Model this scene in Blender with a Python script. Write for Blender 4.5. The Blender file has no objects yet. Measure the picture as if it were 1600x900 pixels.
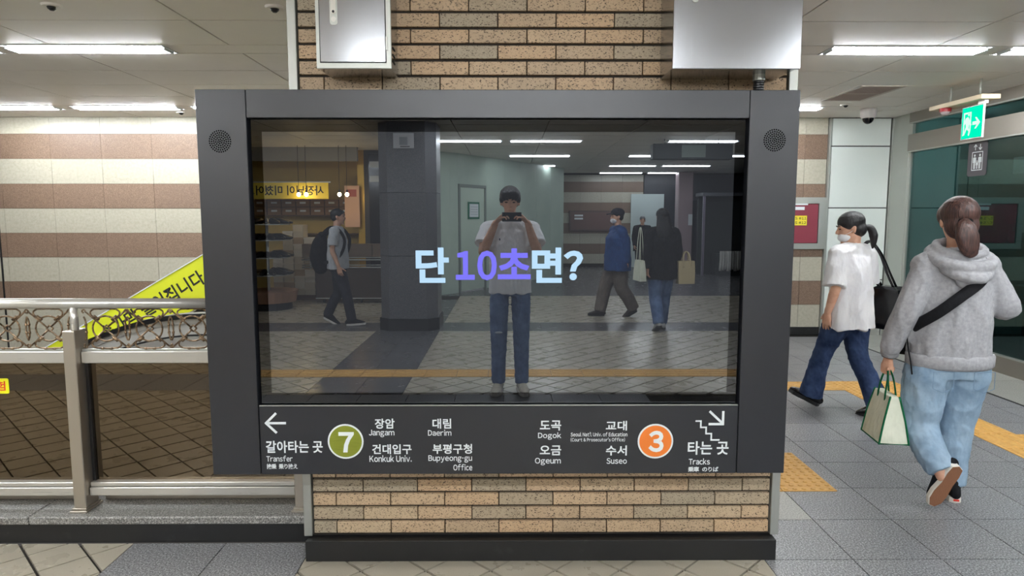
import bpy, bmesh, math, random
import numpy as np
from mathutils import Vector, Matrix

random.seed(7)
SC = bpy.context.scene
COL = SC.collection
PI = math.pi
R = math.radians

# ---------------------------------------------------------------- camera, world, exposure
cam_d = bpy.data.cameras.new('camera')
cam_d.sensor_fit = 'HORIZONTAL'
cam_d.sensor_width = 36.0
cam_d.lens = 36.0 * 1050.0 / 1600.0
cam_d.clip_start = 0.005
cam_d.clip_end = 100
cam = bpy.data.objects.new('camera', cam_d)
COL.objects.link(cam)
cam.location = (0.032, -2.707, 1.5)
cam.rotation_euler = (R(90 - 6.11), 0, R(-0.4))
SC.camera = cam

world = bpy.data.worlds.new('world')
SC.world = world
world.use_nodes = True
world.node_tree.nodes["Background"].inputs[0].default_value = (0.95, 0.97, 1.0, 1)
world.node_tree.nodes['Background'].inputs[1].default_value = 0.3

SC.view_settings.view_transform = 'Standard'
SC.view_settings.look = 'None'
SC.view_settings.gamma = 1.0
SC.view_settings.use_curve_mapping = False
SC.view_settings.exposure = 1.72
TUBE = 30.0            # radiance of the fluorescent tubes
SC.cycles.use_denoising = True
SC.cycles.max_bounces = 10
SC.cycles.sample_clamp_indirect = 4.0

# ---------------------------------------------------------------- materials
def lin(v):
    v = v / 255.0
    return v / 12.92 if v <= 0.04045 else ((v + 0.055) / 1.055) ** 2.4
def c(r, g, b):
    return (lin(r), lin(g), lin(b), 1.0)

def newmat(name):
    m = bpy.data.materials.new(name)
    m.use_nodes = True
    nt = m.node_tree
    return m, nt, nt.nodes['Principled BSDF']

def N(nt, t, **kw):
    n = nt.nodes.new(t)
    for k, v in kw.items():
        setattr(n, k, v)
    return n

def pos(nt, scale=(1, 1, 1)):
    g = N(nt, 'ShaderNodeNewGeometry')
    mp = N(nt, 'ShaderNodeMapping')
    mp.inputs['Scale'].default_value = scale
    nt.links.new(g.outputs['Position'], mp.inputs['Vector'])
    return mp.outputs['Vector']

def objco(nt, scale=(1, 1, 1)):
    g = N(nt, 'ShaderNodeTexCoord')
    mp = N(nt, 'ShaderNodeMapping')
    mp.inputs['Scale'].default_value = scale
    nt.links.new(g.outputs['Object'], mp.inputs['Vector'])
    return mp.outputs['Vector']

def noise_tex(nt, vec, scale, detail=2.0, rough=0.5):
    n = N(nt, 'ShaderNodeTexNoise')
    n.inputs['Scale'].default_value = scale
    n.inputs['Detail'].default_value = detail
    n.inputs['Roughness'].default_value = rough
    nt.links.new(vec, n.inputs['Vector'])
    return n.outputs['Fac']

def ramp(nt, fac, stops, interp='LINEAR'):
    r = N(nt, 'ShaderNodeValToRGB')
    r.color_ramp.interpolation = interp
    els = r.color_ramp.elements
    while len(els) < len(stops):
        els.new(0.5)
    for e, (p, col) in zip(els, stops):
        e.position = p
        e.color = col
    nt.links.new(fac, r.inputs['Fac'])
    return r.outputs['Color']

def mixc(nt, fac, a, b, blend='MIX'):
    m = N(nt, 'ShaderNodeMix')
    m.data_type = 'RGBA'
    m.blend_type = blend
    for s, v in ((m.inputs[0], fac), (m.inputs[6], a), (m.inputs[7], b)):
        if hasattr(v, 'node'):
            nt.links.new(v, s)
        else:
            s.default_value = v
    return m.outputs[2]

def bump(nt, bs, height, strength=0.3, dist=0.01):
    b = N(nt, 'ShaderNodeBump')
    b.inputs['Strength'].default_value = strength
    b.inputs['Distance'].default_value = dist
    nt.links.new(height, b.inputs['Height'])
    nt.links.new(b.outputs['Normal'], bs.inputs['Normal'])

MATS = {}
def simple(name, col, rough=0.5, metal=0.0, spec=0.5, var=None, bmp=None, emit=None, es=0.0):
    """var = (scale, second colour, lo, hi); bmp = (scale, strength, distance, (sx,sy,sz))"""
    if name in MATS:
        return MATS[name]
    m, nt, bs = newmat(name)
    bs.inputs['Base Color'].default_value = col
    bs.inputs['Roughness'].default_value = rough
    bs.inputs['Metallic'].default_value = metal
    bs.inputs['Specular IOR Level'].default_value = spec
    if var:
        f = noise_tex(nt, pos(nt, var[4] if len(var) > 4 else (1, 1, 1)), var[0], 4.0, 0.6)
        nt.links.new(ramp(nt, f, [(var[2], col), (var[3], var[1])]), bs.inputs['Base Color'])
    if bmp:
        f = noise_tex(nt, pos(nt, bmp[3] if len(bmp) > 3 else (1, 1, 1)), bmp[0], 3.0)
        bump(nt, bs, f, bmp[1], bmp[2])
    if emit:
        bs.inputs['Emission Color'].default_value = emit
        bs.inputs['Emission Strength'].default_value = es
    MATS[name] = m
    return m

def granite(name, lo, mid, hi, rough=0.3, scale=220.0, big=c(0, 0, 0), bigamt=0.12):
    m, nt, bs = newmat(name)
    v = pos(nt)
    f = noise_tex(nt, v, scale, 3.0, 0.75)
    col = ramp(nt, f, [(0.34, lo), (0.5, mid), (0.66, hi)])
    f2 = noise_tex(nt, v, 1.3, 4.0, 0.6)
    oi = N(nt, 'ShaderNodeObjectInfo')
    mth = N(nt, 'ShaderNodeMath', operation='MULTIPLY_ADD')
    nt.links.new(oi.outputs['Random'], mth.inputs[0])
    mth.inputs[1].default_value = bigamt
    mth2 = N(nt, 'ShaderNodeMath', operation='MULTIPLY')
    nt.links.new(f2, mth2.inputs[0]); mth2.inputs[1].default_value = bigamt
    nt.links.new(mth2.outputs[0], mth.inputs[2])
    col = mixc(nt, mth.outputs[0], col, big)
    nt.links.new(col, bs.inputs['Base Color'])
    f3 = noise_tex(nt, v, 6.0, 4.0, 0.6)
    rr = N(nt, 'ShaderNodeMapRange')
    rr.inputs['To Min'].default_value = rough - 0.08
    rr.inputs['To Max'].default_value = rough + 0.1
    nt.links.new(f3, rr.inputs['Value'])
    nt.links.new(rr.outputs[0], bs.inputs['Roughness'])
    MATS[name] = m
    return m

def brick_mat():
    m, nt, bs = newmat('speckled_brick')
    oi = N(nt, 'ShaderNodeObjectInfo')
    base = ramp(nt, oi.outputs['Random'], [(0.0, c(200, 172, 140)), (0.22, c(188, 163, 134)), (0.45, c(202, 170, 135)),
                                           (0.62, c(172, 157, 134)), (0.8, c(198, 175, 145)), (0.92, c(166, 155, 135))], 'CONSTANT')
    v = pos(nt, (1.0, 1.0, 1.6))
    f = noise_tex(nt, v, 130.0, 2.0, 0.7)
    spk = ramp(nt, f, [(0.36, (1, 1, 1, 1)), (0.44, (0, 0, 0, 1))])
    f2 = noise_tex(nt, pos(nt), 14.0, 3.0)
    base = mixc(nt, 0.25, base, mixc(nt, f2, c(134, 112, 86), c(204, 178, 144)))
    col = mixc(nt, spk, base, c(66, 52, 38))
    nt.links.new(col, bs.inputs['Base Color'])
    bs.inputs['Roughness'].default_value = 0.55
    bump(nt, bs, f, 0.25, 0.002)
    MATS['brick'] = m
    return m

def steel(name, col, rough=0.28, stretch=(400, 400, 3), amt=0.1, metal=1.0, bs_=0.0):
    m, nt, bs = newmat(name)
    bs.inputs['Base Color'].default_value = col
    bs.inputs['Metallic'].default_value = metal
    f = noise_tex(nt, pos(nt, stretch), 1.0, 2.0)
    rr = N(nt, 'ShaderNodeMapRange')
    rr.inputs['To Min'].default_value = max(0.03, rough - amt)
    rr.inputs['To Max'].default_value = rough + amt
    nt.links.new(f, rr.inputs['Value'])
    nt.links.new(rr.outputs[0], bs.inputs['Roughness'])
    if bs_:
        bump(nt, bs, noise_tex(nt, pos(nt), 2.2, 1.0), bs_, 0.02)
    MATS[name] = m
    return m

def cloth(name, col, col2, scale=6.0, weave=900.0, rough=0.85, lo=0.35, hi=0.65, bstr=0.25, fold=0.0):
    m, nt, bs = newmat(name)
    v = objco(nt)
    f = noise_tex(nt, v, scale, 5.0, 0.6)
    col_ = ramp(nt, f, [(lo, col), (hi, col2)])
    nt.links.new(col_, bs.inputs['Base Color'])
    bs.inputs['Roughness'].default_value = rough
    bs.inputs['Specular IOR Level'].default_value = 0.2
    w = noise_tex(nt, v, weave, 1.0)
    fold_ = noise_tex(nt, objco(nt, (1.0, 1.0, 0.55)), 16.0, 2.5, 0.55)
    b1 = N(nt, 'ShaderNodeBump'); b1.inputs['Strength'].default_value = 0.55; b1.inputs['Distance'].default_value = 0.03
    nt.links.new(fold_, b1.inputs['Height'])
    b2 = N(nt, 'ShaderNodeBump'); b2.inputs['Strength'].default_value = bstr; b2.inputs['Distance'].default_value = 0.002
    nt.links.new(w, b2.inputs['Height']); nt.links.new(b1.outputs['Normal'], b2.inputs['Normal'])
    nt.links.new(b2.outputs['Normal'], bs.inputs['Normal'])
    MATS[name] = m
    return m

def hair_mat(name, col, col2):
    m, nt, bs = newmat(name)
    f = noise_tex(nt, objco(nt, (160, 160, 14)), 1.0, 3.0)
    nt.links.new(ramp(nt, f, [(0.35, col), (0.7, col2)]), bs.inputs['Base Color'])
    bs.inputs['Roughness'].default_value = 0.52
    bs.inputs['Specular IOR Level'].default_value = 0.5
    bump(nt, bs, f, 0.6, 0.004)
    MATS[name] = m
    return m

def glassy(name, tint, gloss_col, fac, rough=0.02):
    """tinted pane: part of the light goes through with the tint, part is mirrored"""
    m = bpy.data.materials.new(name)
    m.use_nodes = True
    nt = m.node_tree
    nt.nodes.clear()
    out = N(nt, 'ShaderNodeOutputMaterial')
    tr = N(nt, 'ShaderNodeBsdfTransparent'); tr.inputs[0].default_value = tint
    gl = N(nt, 'ShaderNodeBsdfGlossy'); gl.inputs[0].default_value = gloss_col; gl.inputs['Roughness'].default_value = rough
    mx = N(nt, 'ShaderNodeMixShader'); mx.inputs[0].default_value = fac
    nt.links.new(tr.outputs[0], mx.inputs[1]); nt.links.new(gl.outputs[0], mx.inputs[2])
    nt.links.new(mx.outputs[0], out.inputs[0])
    MATS[name] = m
    return m

def emis(name, col, s):
    m = bpy.data.materials.new(name)
    m.use_nodes = True
    nt = m.node_tree
    nt.nodes.clear()
    out = N(nt, 'ShaderNodeOutputMaterial')
    e = N(nt, 'ShaderNodeEmission'); e.inputs[0].default_value = col; e.inputs[1].default_value = s
    nt.links.new(e.outputs[0], out.inputs[0])
    MATS[name] = m
    return m

M_BRICK = brick_mat()
M_MORTAR = simple('mortar', c(58, 52, 46), 0.9)
M_PLINTH = simple('black_stone', c(26, 26, 27), 0.45, var=(9, c(48, 48, 48), 0.62, 0.8))
M_TRIM = steel('dull_steel', c(186, 188, 182), 0.42, (300, 300, 4), 0.1, 0.75)
M_STEEL = steel('brushed_steel', c(176, 178, 182), 0.2, (500, 500, 3), 0.08, 1.0, 0.35)
M_STEEL2 = steel('polished_rail', c(206, 203, 196), 0.3, (4, 300, 300), 0.06, 0.6)
M_ESC = steel('escalator_steel', c(196, 194, 188), 0.4, (4, 300, 300), 0.08, 0.4)
M_STEELW = steel('warm_steel', c(190, 182, 170), 0.38, (300, 300, 4), 0.08, 0.9)
M_FRAME = simple('anthracite_frame', c(32, 34, 40), 0.36, 0.0, 0.7, bmp=(1200, 0.15, 0.0008))
M_HOLE = simple('perforation', c(3, 3, 4), 0.95, 0, 0.0)
M_GAP = simple('dark_gap', c(14, 14, 16), 0.6)
M_WHITE = simple('white_print', c(232, 238, 240), 0.5)
M_OLIVE = simple('olive_print', c(132, 140, 40), 0.5, var=(30, c(120, 128, 30), 0.45, 0.7, (1, 1, 12)))
M_ORANGE = simple('orange_print', c(238, 128, 48), 0.5)
M_CEIL = simple('ceiling_panel_paint', c(247, 242, 234), 0.45, 0, 0.4, var=(1.2, c(242, 237, 229), 0.4, 0.7))
M_CEILB = simple('ceiling_void', c(52, 50, 46), 0.9)
M_GROUT = simple('grout', c(44, 40, 36), 0.9)
M_GRAN = granite('grey_granite', c(70, 70, 72), c(126, 126, 128), c(204, 204, 206), 0.36, 130)
M_GRANL = granite('pale_granite', c(128, 128, 122), c(164, 163, 156), c(200, 198, 190), 0.42, 140)
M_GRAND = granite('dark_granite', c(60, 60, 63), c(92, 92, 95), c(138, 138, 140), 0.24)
M_GRANC = granite('curb_granite', c(70, 68, 64), c(128, 126, 122), c(200, 198, 192), 0.5, 160)
M_DIA = granite('beige_floor_tile', c(173, 165, 148), c(177, 169, 152), c(181, 174, 157), 0.28, 200, c(120, 112, 100), 0.12)
M_TACT = simple('yellow_tactile', c(208, 160, 84), 0.55, var=(40, c(188, 140, 68), 0.4, 0.7))
M_TILEW = granite('ivory_wall_tile', c(168, 163, 145), c(178, 173, 156), c(186, 182, 167), 0.3, 30, c(190, 184, 168), 0.14)
M_TILEB = granite('brown_stone_tile', c(98, 78, 64), c(129, 106, 88), c(157, 134, 116), 0.45, 150, c(96, 76, 66), 0.2)
M_WPANEL = simple('white_glass_panel', c(228, 235, 230), 0.12, 0, 0.5)
M_TEAL = glassy('teal_glass', c(138, 172, 172), c(140, 165, 165), 0.26, 0.0)
M_BROWNG = glassy('brown_glass', c(96, 78, 62), c(138, 124, 106), 0.6, 0.0)
M_RED = simple('red_plastic', c(186, 40, 48), 0.3)
M_BLACKP = simple('black_plastic', c(22, 22, 24), 0.35)
M_TUBE = emis('fluorescent_tube', (0.93, 0.97, 1.0, 1), TUBE)
M_LAMPW = simple('lamp_reflector', c(240, 240, 240), 0.3, 0.0, 0.5)
M_BRONZE = simple('bronze_iron', c(146, 122, 96), 0.36, 0.7, var=(60, c(78, 62, 48), 0.4, 0.65))
M_YELLOW = simple('yellow_banner', c(222, 228, 40), 0.5)
M_BLACKT = simple('black_print', c(30, 34, 28), 0.6)
M_REDT = simple('red_print', c(214, 48, 30), 0.6)
M_SKIN = simple('skin', c(214, 168, 142), 0.5, 0, 0.35, var=(18, c(200, 148, 122), 0.4, 0.7))
M_EYE = simple('eye_dark', c(24, 18, 16), 0.2)

# display: dark cover glass around, brighter mirror over the lit panel
def screen_mat(name, refl, em):
    m, nt, bs = newmat(name)
    bs.inputs['Base Color'].default_value = refl
    bs.inputs['Metallic'].default_value = 1.0
    bs.inputs['Roughness'].default_value = 0.0
    bs.inputs['Emission Color'].default_value = em
    bs.inputs['Emission Strength'].default_value = 1.0
    MATS[name] = m
    return m
M_SCREEN = screen_mat('display_panel', (0.20, 0.212, 0.225, 1), (0.006, 0.0065, 0.0075, 1))
M_BEZEL = screen_mat('display_border', (0.075, 0.078, 0.085, 1), (0.0, 0.0, 0.0, 1))
LIT = 2.0 ** -SC.view_settings.exposure      # emitters shown at their own printed colour
M_PIXB = emis('lit_pixels_blue', c(190, 226, 252), LIT)
M_PIXV = emis('lit_pixels_violet', c(128, 122, 250), LIT)

# ---------------------------------------------------------------- object helpers
def obj(name, me, mat=None, parent=None):
    o = bpy.data.objects.new(name, me)
    COL.objects.link(o)
    if mat is not None and len(me.materials) == 0:
        me.materials.append(mat)
    if parent is not None:
        o.parent = parent
    return o

def empty(name, loc=(0, 0, 0), rz=0.0):
    o = bpy.data.objects.new(name, None)
    o.empty_display_size = 0.1
    COL.objects.link(o)
    o.location = loc
    o.rotation_euler = (0, 0, rz)
    return o

def tag(o, label=None, cat=None, group=None, kind=None):
    if label: o['label'] = label
    if cat: o['category'] = cat
    if group: o['group'] = group
    if kind: o['kind'] = kind
    return o

def par(o, p):
    """parent keeping o's world coordinates (p: an Empty with its own location)"""
    o.parent = p
    o.matrix_parent_inverse = p.matrix_basis.inverted()
    return o

def mk(name, v, f, mat=None, parent=None, smooth=False, keep=False):
    me = bpy.data.meshes.new(name)
    me.from_pydata([tuple(x) for x in v], [], f)
    me.update()
    if smooth:
        me.polygons.foreach_set('use_smooth', [True] * len(me.polygons))
    o = obj(name, me, mat)
    if parent is not None:
        par(o, parent)
    return o

def boxg(x0, x1, y0, y1, z0, z1):
    v = [(x0, y0, z0), (x1, y0, z0), (x1, y1, z0), (x0, y1, z0), (x0, y0, z1), (x1, y0, z1), (x1, y1, z1), (x0, y1, z1)]
    f = [(0, 3, 2, 1), (4, 5, 6, 7), (0, 1, 5, 4), (1, 2, 6, 5), (2, 3, 7, 6), (3, 0, 4, 7)]
    return v, f

def bev(me, w, seg=1):
    bm = bmesh.new(); bm.from_mesh(me)
    bmesh.ops.bevel(bm, geom=bm.edges[:], offset=w, segments=seg, affect='EDGES', profile=0.7)
    bm.to_mesh(me); bm.free()

def box(name, x0, x1, y0, y1, z0, z1, mat, parent=None, bevel=0.0):
    v, f = boxg(x0, x1, y0, y1, z0, z1)
    o = mk(name, v, f, mat, parent)
    if bevel:
        bev(o.data, bevel)
    return o

def join(geos):
    V, F = [], []
    for v, f in geos:
        b = len(V)
        V.extend(v)
        F.extend([tuple(i + b for i in q) for q in f])
    return V, F

def catmull(pts, vals, sub):
    P, W = [], []
    n = len(pts)
    for i in range(n - 1):
        p0, p1, p2, p3 = pts[max(i - 1, 0)], pts[i], pts[i + 1], pts[min(i + 2, n - 1)]
        v0, v1, v2, v3 = vals[max(i - 1, 0)], vals[i], vals[i + 1], vals[min(i + 2, n - 1)]
        for k in range(sub):
            t = k / sub
            q = [0.5 * ((2 * b) + (-a + c_) * t + (2 * a - 5 * b + 4 * c_ - d) * t * t + (-a + 3 * b - 3 * c_ + d) * t ** 3)
                 for a, b, c_, d in ((1, 0, 0, 0), (0, 1, 0, 0), (0, 0, 1, 0), (0, 0, 0, 1))]
            P.append(p0 * q[0] + p1 * q[1] + p2 * q[2] + p3 * q[3])
            W.append((v1[0] * (1 - t) + v2[0] * t, v1[1] * (1 - t) + v2[1] * t))
    P.append(pts[-1]); W.append(vals[-1])
    return P, W

def loft(path, rad, n=14, ref=(0, 1, 0), sub=4, cap='round', closed=False):
    pts = [Vector(p) for p in path]
    vals = [(r, r) if not isinstance(r, (tuple, list)) else tuple(r) for r in rad]
    if sub > 1 and len(pts) > 1:
        pts, vals = catmull(pts, vals, sub)
    ref = Vector(ref)
    m = len(pts)
    V, F = [], []
    U = None
    rings = []
    for i in range(m):
        if closed:
            T = pts[(i + 1) % m] - pts[i - 1]
        else:
            T = pts[min(i + 1, m - 1)] - pts[max(i - 1, 0)]
        if T.length < 1e-9: T = Vector((0, 0, 1))
        T.normalize()
        r0 = ref if U is None else U
        u = r0 - T * r0.dot(T)
        if u.length < 1e-4:
            u = T.orthogonal()
        u.normalize(); U = u
        w = T.cross(u)
        rings.append((pts[i], T, u, w, vals[i]))
    seq = []
    if cap == 'round' and not closed:
        p, T, u, w, (a, b) = rings[0]
        for ang in (80, 55, 28):
            k = math.cos(R(ang)); s = math.sin(R(ang)) * min(a, b)
            seq.append((p - T * s, T, u, w, (a * k, b * k)))
    seq += rings
    if cap == 'round' and not closed:
        p, T, u, w, (a, b) = rings[-1]
        for ang in (28, 55, 80):
            k = math.cos(R(ang)); s = math.sin(R(ang)) * min(a, b)
            seq.append((p + T * s, T, u, w, (a * k, b * k)))
    for p, T, u, w, (a, b) in seq:
        for k in range(n):
            t = 2 * PI * k / n
            V.append(p + w * (a * math.cos(t)) + u * (b * math.sin(t)))
    L = len(seq)
    for i in range(L - 1 if not closed else L):
        j = (i + 1) % L
        for k in range(n):
            k2 = (k + 1) % n
            F.append((i * n + k, i * n + k2, j * n + k2, j * n + k))
    if not closed:
        F.append(tuple(range(n - 1, -1, -1)))
        F.append(tuple((L - 1) * n + k for k in range(n)))
    return V, F

def ell(center, radii, rot=None, n=16, m=10):
    V, F = [], []
    C = Vector(center)
    for i in range(m + 1):
        ph = PI * i / m
        for k in range(n):
            t = 2 * PI * k / n
            p = Vector((radii[0] * math.sin(ph) * math.cos(t), radii[1] * math.sin(ph) * math.sin(t), radii[2] * math.cos(ph)))
            if rot is not None: p = rot @ p
            V.append(C + p)
    for i in range(m):
        for k in range(n):
            k2 = (k + 1) % n
            F.append((i * n + k, (i + 1) * n + k, (i + 1) * n + k2, i * n + k2))
    return V, F

def xf(geo, M):
    return [M @ Vector(v) for v in geo[0]], geo[1]

TMP = bpy.data.scenes.new('workbench')
def eval_mesh(o):
    """evaluate one object in a scratch scene (quick: nothing else is in it)"""
    TMP.collection.objects.link(o)
    vl = TMP.view_layers[0]
    vl.update()
    me = bpy.data.meshes.new_from_object(o.evaluated_get(vl.depsgraph))
    TMP.collection.objects.unlink(o)
    return me

def solid(name, geos, mat, parent=None, voxel=0.01, smooth=4, disp=None, local=True):
    """closed shells -> one continuous skin (voxel union + smoothing + folds)"""
    V, F = join(geos)
    me = bpy.data.meshes.new('tmp')
    me.from_pydata([tuple(v) for v in V], [], F)
    me.update()
    bm = bmesh.new(); bm.from_mesh(me)
    bmesh.ops.remove_doubles(bm, verts=bm.verts, dist=1e-6)
    bmesh.ops.recalc_face_normals(bm, faces=bm.faces)
    bm.to_mesh(me); bm.free()
    o = bpy.data.objects.new('tmp', me)
    md = o.modifiers.new('r', 'REMESH'); md.mode = 'VOXEL'; md.voxel_size = voxel; md.use_smooth_shade = True
    if smooth:
        sm = o.modifiers.new('s', 'SMOOTH'); sm.factor = 0.5; sm.iterations = smooth
    me2 = eval_mesh(o)
    bpy.data.objects.remove(o); bpy.data.meshes.remove(me)
    if disp is not None:
        n = len(me2.vertices)
        co = np.empty(n * 3); me2.vertices.foreach_get('co', co); co = co.reshape(-1, 3)
        no = np.empty(n * 3); me2.vertex_normals.foreach_get('vector', no); no = no.reshape(-1, 3)
        co = co + no * disp(co)[:, None]
        me2.vertices.foreach_set('co', co.ravel())
    me2.polygons.foreach_set('use_smooth', [True] * len(me2.polygons))
    me2.update()
    me2.materials.clear()
    me2.name = name
    o = obj(name, me2, mat)
    if parent is not None:
        o.parent = parent
    return o

def folds(amp, f=(14, 14, 9), seed=0, drape=None):
    rs = np.random.RandomState(seed)
    K = []
    for _ in range(7):
        d = rs.normal(size=3) * np.array(f)
        K.append((d, rs.uniform(0, 6.28), rs.uniform(0.5, 1.0)))
    def fn(co):
        w = np.zeros(len(co))
        warp = 0.02 * np.sin(co @ np.array([17.0, 11.0, 13.0]))
        for d, ph, a in K:
            s = np.sin((co + warp[:, None]) @ d + ph)
            w += a * (1 - np.abs(s)) ** 2
        out = amp * (w / len(K) - 0.3)
        if drape:                                  # long vertical folds that deepen towards the hem
            a, n, z0, z1 = drape
            th = np.arctan2(co[:, 1], co[:, 0])
            t = np.clip((z1 - co[:, 2]) / (z1 - z0), 0, 1)
            r = np.hypot(co[:, 0], co[:, 1])
            s1 = np.sin(n * th + 5.0 * co[:, 2] + seed) + 0.6 * np.sin(n * 1.7 * th - 7.0 * co[:, 2] + 2 * seed)
            out = out + a * t * s1 * (r < 0.26)
        return out
    return fn

CHARSETS = {0.034: "단10초면?73",
            0.02: "갈아타는곳換乗り換え장암건대입구림부평청도곡오금교수서車のば손가막떨어집니다이위추락험사님미쳤요.",
            0.012: "TransferJangamKonkukUniv.DaerimBupyeong-guOfficeDogokOgeumSeoulNat'lofEducation(Court&Prosecutor')SuseoTracksE/S#12"}
def load_glyphs(bold):
    """outlines of all characters used, one per line of a single text object
    (Latin is taken in its full-width form: plain sans letters)"""
    CHARSET = ''.join(dict.fromkeys(CHARSETS[bold]))
    cu = bpy.data.curves.new('t', 'FONT')
    cu.body = '\n'.join(chr(ord(ch) + 0xfee0) if 0x21 <= ord(ch) <= 0x7e else ch for ch in CHARSET)
    cu.size = 1.0
    cu.space_line = 4.0
    cu.offset = bold
    cu.extrude = 0.05
    cu.resolution_u = 3
    o = bpy.data.objects.new('t', cu)
    me = eval_mesh(o)
    bpy.data.objects.remove(o); bpy.data.curves.remove(cu)
    n = len(me.vertices)
    co = np.empty(n * 3); me.vertices.foreach_get('co', co); co = co.reshape(-1, 3)
    line = np.round((0.35 - co[:, 1]) / 4.0).astype(int)
    line = np.clip(line, 0, len(CHARSET) - 1)
    idx = np.zeros(n, int)
    per = [[] for _ in CHARSET]
    for i, ch in enumerate(CHARSET):
        sel = np.nonzero(line == i)[0]
        idx[sel] = np.arange(len(sel))
        q = co[sel].copy(); q[:, 1] += 4.0 * i
        _gl[(ch, bold)] = (q, per[i])
    for p in me.polygons:
        vs = p.vertices
        per[line[vs[0]]].append(tuple(int(idx[v]) for v in vs))
    bpy.data.meshes.remove(me)
_gl = {}
def text(name, s, x0, x1, z0, z1, mat, parent, y=0.0, bold=0.0, depth=0.0006, frame=None):
    """lettering fitted to a rectangle in the XZ plane (or into the given frame: origin, right, up, normal)"""
    V, F, cx = [], [], 0.0
    for ch in s:
        if ch == ' ':
            cx += 0.26; continue
        if (ch, bold) not in _gl: load_glyphs(bold)
        co, fs = _gl[(ch, bold)]
        if len(co) == 0: continue
        latin = ord(ch) < 128
        w = co[:, 0].max() - co[:, 0].min()
        if latin:
            q = co - np.array([co[:, 0].min() - 0.035, 0, 0])
            if ch == '-': q[:, 0] *= 0.4; w *= 0.4
            adv = w + 0.075
        else:
            q = co.copy(); adv = 0.93
        b0 = len(V)
        V.extend((q + np.array([cx, 0, 0])).tolist())
        F.extend([tuple(i + b0 for i in f) for f in fs])
        cx += adv
    co = np.array(V)
    mn, mx = co.min(0), co.max(0)
    u = (co[:, 0] - mn[0]) / (mx[0] - mn[0])
    w = (co[:, 1] - mn[1]) / (mx[1] - mn[1])
    d = (co[:, 2] - mn[2]) / max(1e-9, mx[2] - mn[2])
    if frame is None:
        out = np.c_[x0 + u * (x1 - x0), y - d * depth, z0 + w * (z1 - z0)]
    else:
        O, A, B, Nn = (np.array(q, float) for q in frame)
        out = O + np.outer(x0 + u * (x1 - x0), A) + np.outer(z0 + w * (z1 - z0), B) + np.outer(d * depth, Nn)
    return mk(name, out.tolist(), F, mat, parent)

def poly_prism(name, pts, axis, d0, d1, mat, parent=None):
    """flat outline in XZ (axis 'y') / YZ (axis 'x') / XY (axis 'z') pushed from d0 to d1"""
    n = len(pts)
    def mkp(a, b, d):
        return {'y': (a, d, b), 'x': (d, a, b), 'z': (a, b, d)}[axis]
    V = [mkp(a, b, d0) for a, b in pts] + [mkp(a, b, d1) for a, b in pts]
    F = [tuple(range(n)), tuple(range(2 * n - 1, n - 1, -1))] + [(i, i + n, (i + 1) % n + n, (i + 1) % n) for i in range(n)]
    me = bpy.data.meshes.new(name); me.from_pydata(V, [], F)
    bm = bmesh.new(); bm.from_mesh(me); bmesh.ops.recalc_face_normals(bm, faces=bm.faces); bm.to_mesh(me); bm.free()
    o = obj(name, me, mat)
    if parent is not None: par(o, parent)
    return o

def disc_pts(cx, cz, r, n=40, r2=None):
    return [(cx + r * math.cos(2 * PI * k / n), cz + (r2 or r) * math.sin(2 * PI * k / n)) for k in range(n)]

def rrect(x0, x1, z0, z1, r, n=6):
    P = []
    for cx, cz, a0 in ((x1 - r, z1 - r, 0), (x0 + r, z1 - r, 90), (x0 + r, z0 + r, 180), (x1 - r, z0 + r, 270)):
        for k in range(n + 1):
            a = R(a0 + 90 * k / n)
            P.append((cx + r * math.cos(a), cz + r * math.sin(a)))
    return P

def tubeobj(name, pts, r, mat, parent=None, n=8, sub=4, cap='flat'):
    v, f = loft(pts, [r] * len(pts), n=n, sub=sub, ref=(0.13, 0.9, 0.37), cap=cap)
    return mk(name, v, f, mat, parent, smooth=True)

# convex clipping of a polygon by a rectangle
def clip(poly, x0, x1, y0, y1):
    for ax, val, sgn in ((0, x0, 1), (0, x1, -1), (1, y0, 1), (1, y1, -1)):
        out = []
        for i in range(len(poly)):
            a, b = poly[i], poly[(i + 1) % len(poly)]
            da, db = (a[ax] - val) * sgn, (b[ax] - val) * sgn
            if da >= 0: out.append(a)
            if da * db < 0:
                t = da / (da - db)
                out.append((a[0] + (b[0] - a[0]) * t, a[1] + (b[1] - a[1]) * t))
        poly = out
        if len(poly) < 3: return []
    return poly

def area(p):
    return 0.5 * abs(sum(p[i][0] * p[(i + 1) % len(p)][1] - p[(i + 1) % len(p)][0] * p[i][1] for i in range(len(p))))

# ================================================================ STRUCTURE
# ---- floor: bedding slab + single tiles
floor = mk('floor', *join([boxg(-9.3, 9.0, -18.0, 0.262, -0.12, -0.012), boxg(-0.86, 9.0, 0.262, 5.8, -0.12, -0.012)]), M_GROUT)
tag(floor, 'subway station floor of beige diamond tiles, grey granite and yellow tactile strips', kind='structure')

_tc = {}
def tile(name, x0, x1, y0, y1, mat, parent, top=0.0, gap=0.0025, h=0.012):
    key = (round(x1 - x0, 3), round(y1 - y0, 3), mat.name, h)
    if key not in _tc:
        w, d = (x1 - x0) / 2 - gap, (y1 - y0) / 2 - gap
        v, f = boxg(-w, w, -d, d, -h, 0)
        me = bpy.data.meshes.new(name); me.from_pydata(v, [], f); me.materials.append(mat)
        _tc[key] = me
    o = bpy.data.objects.new(name, _tc[key]); COL.objects.link(o)
    o.location = ((x0 + x1) / 2, (y0 + y1) / 2, top)
    o.parent = parent
    return o

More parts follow.
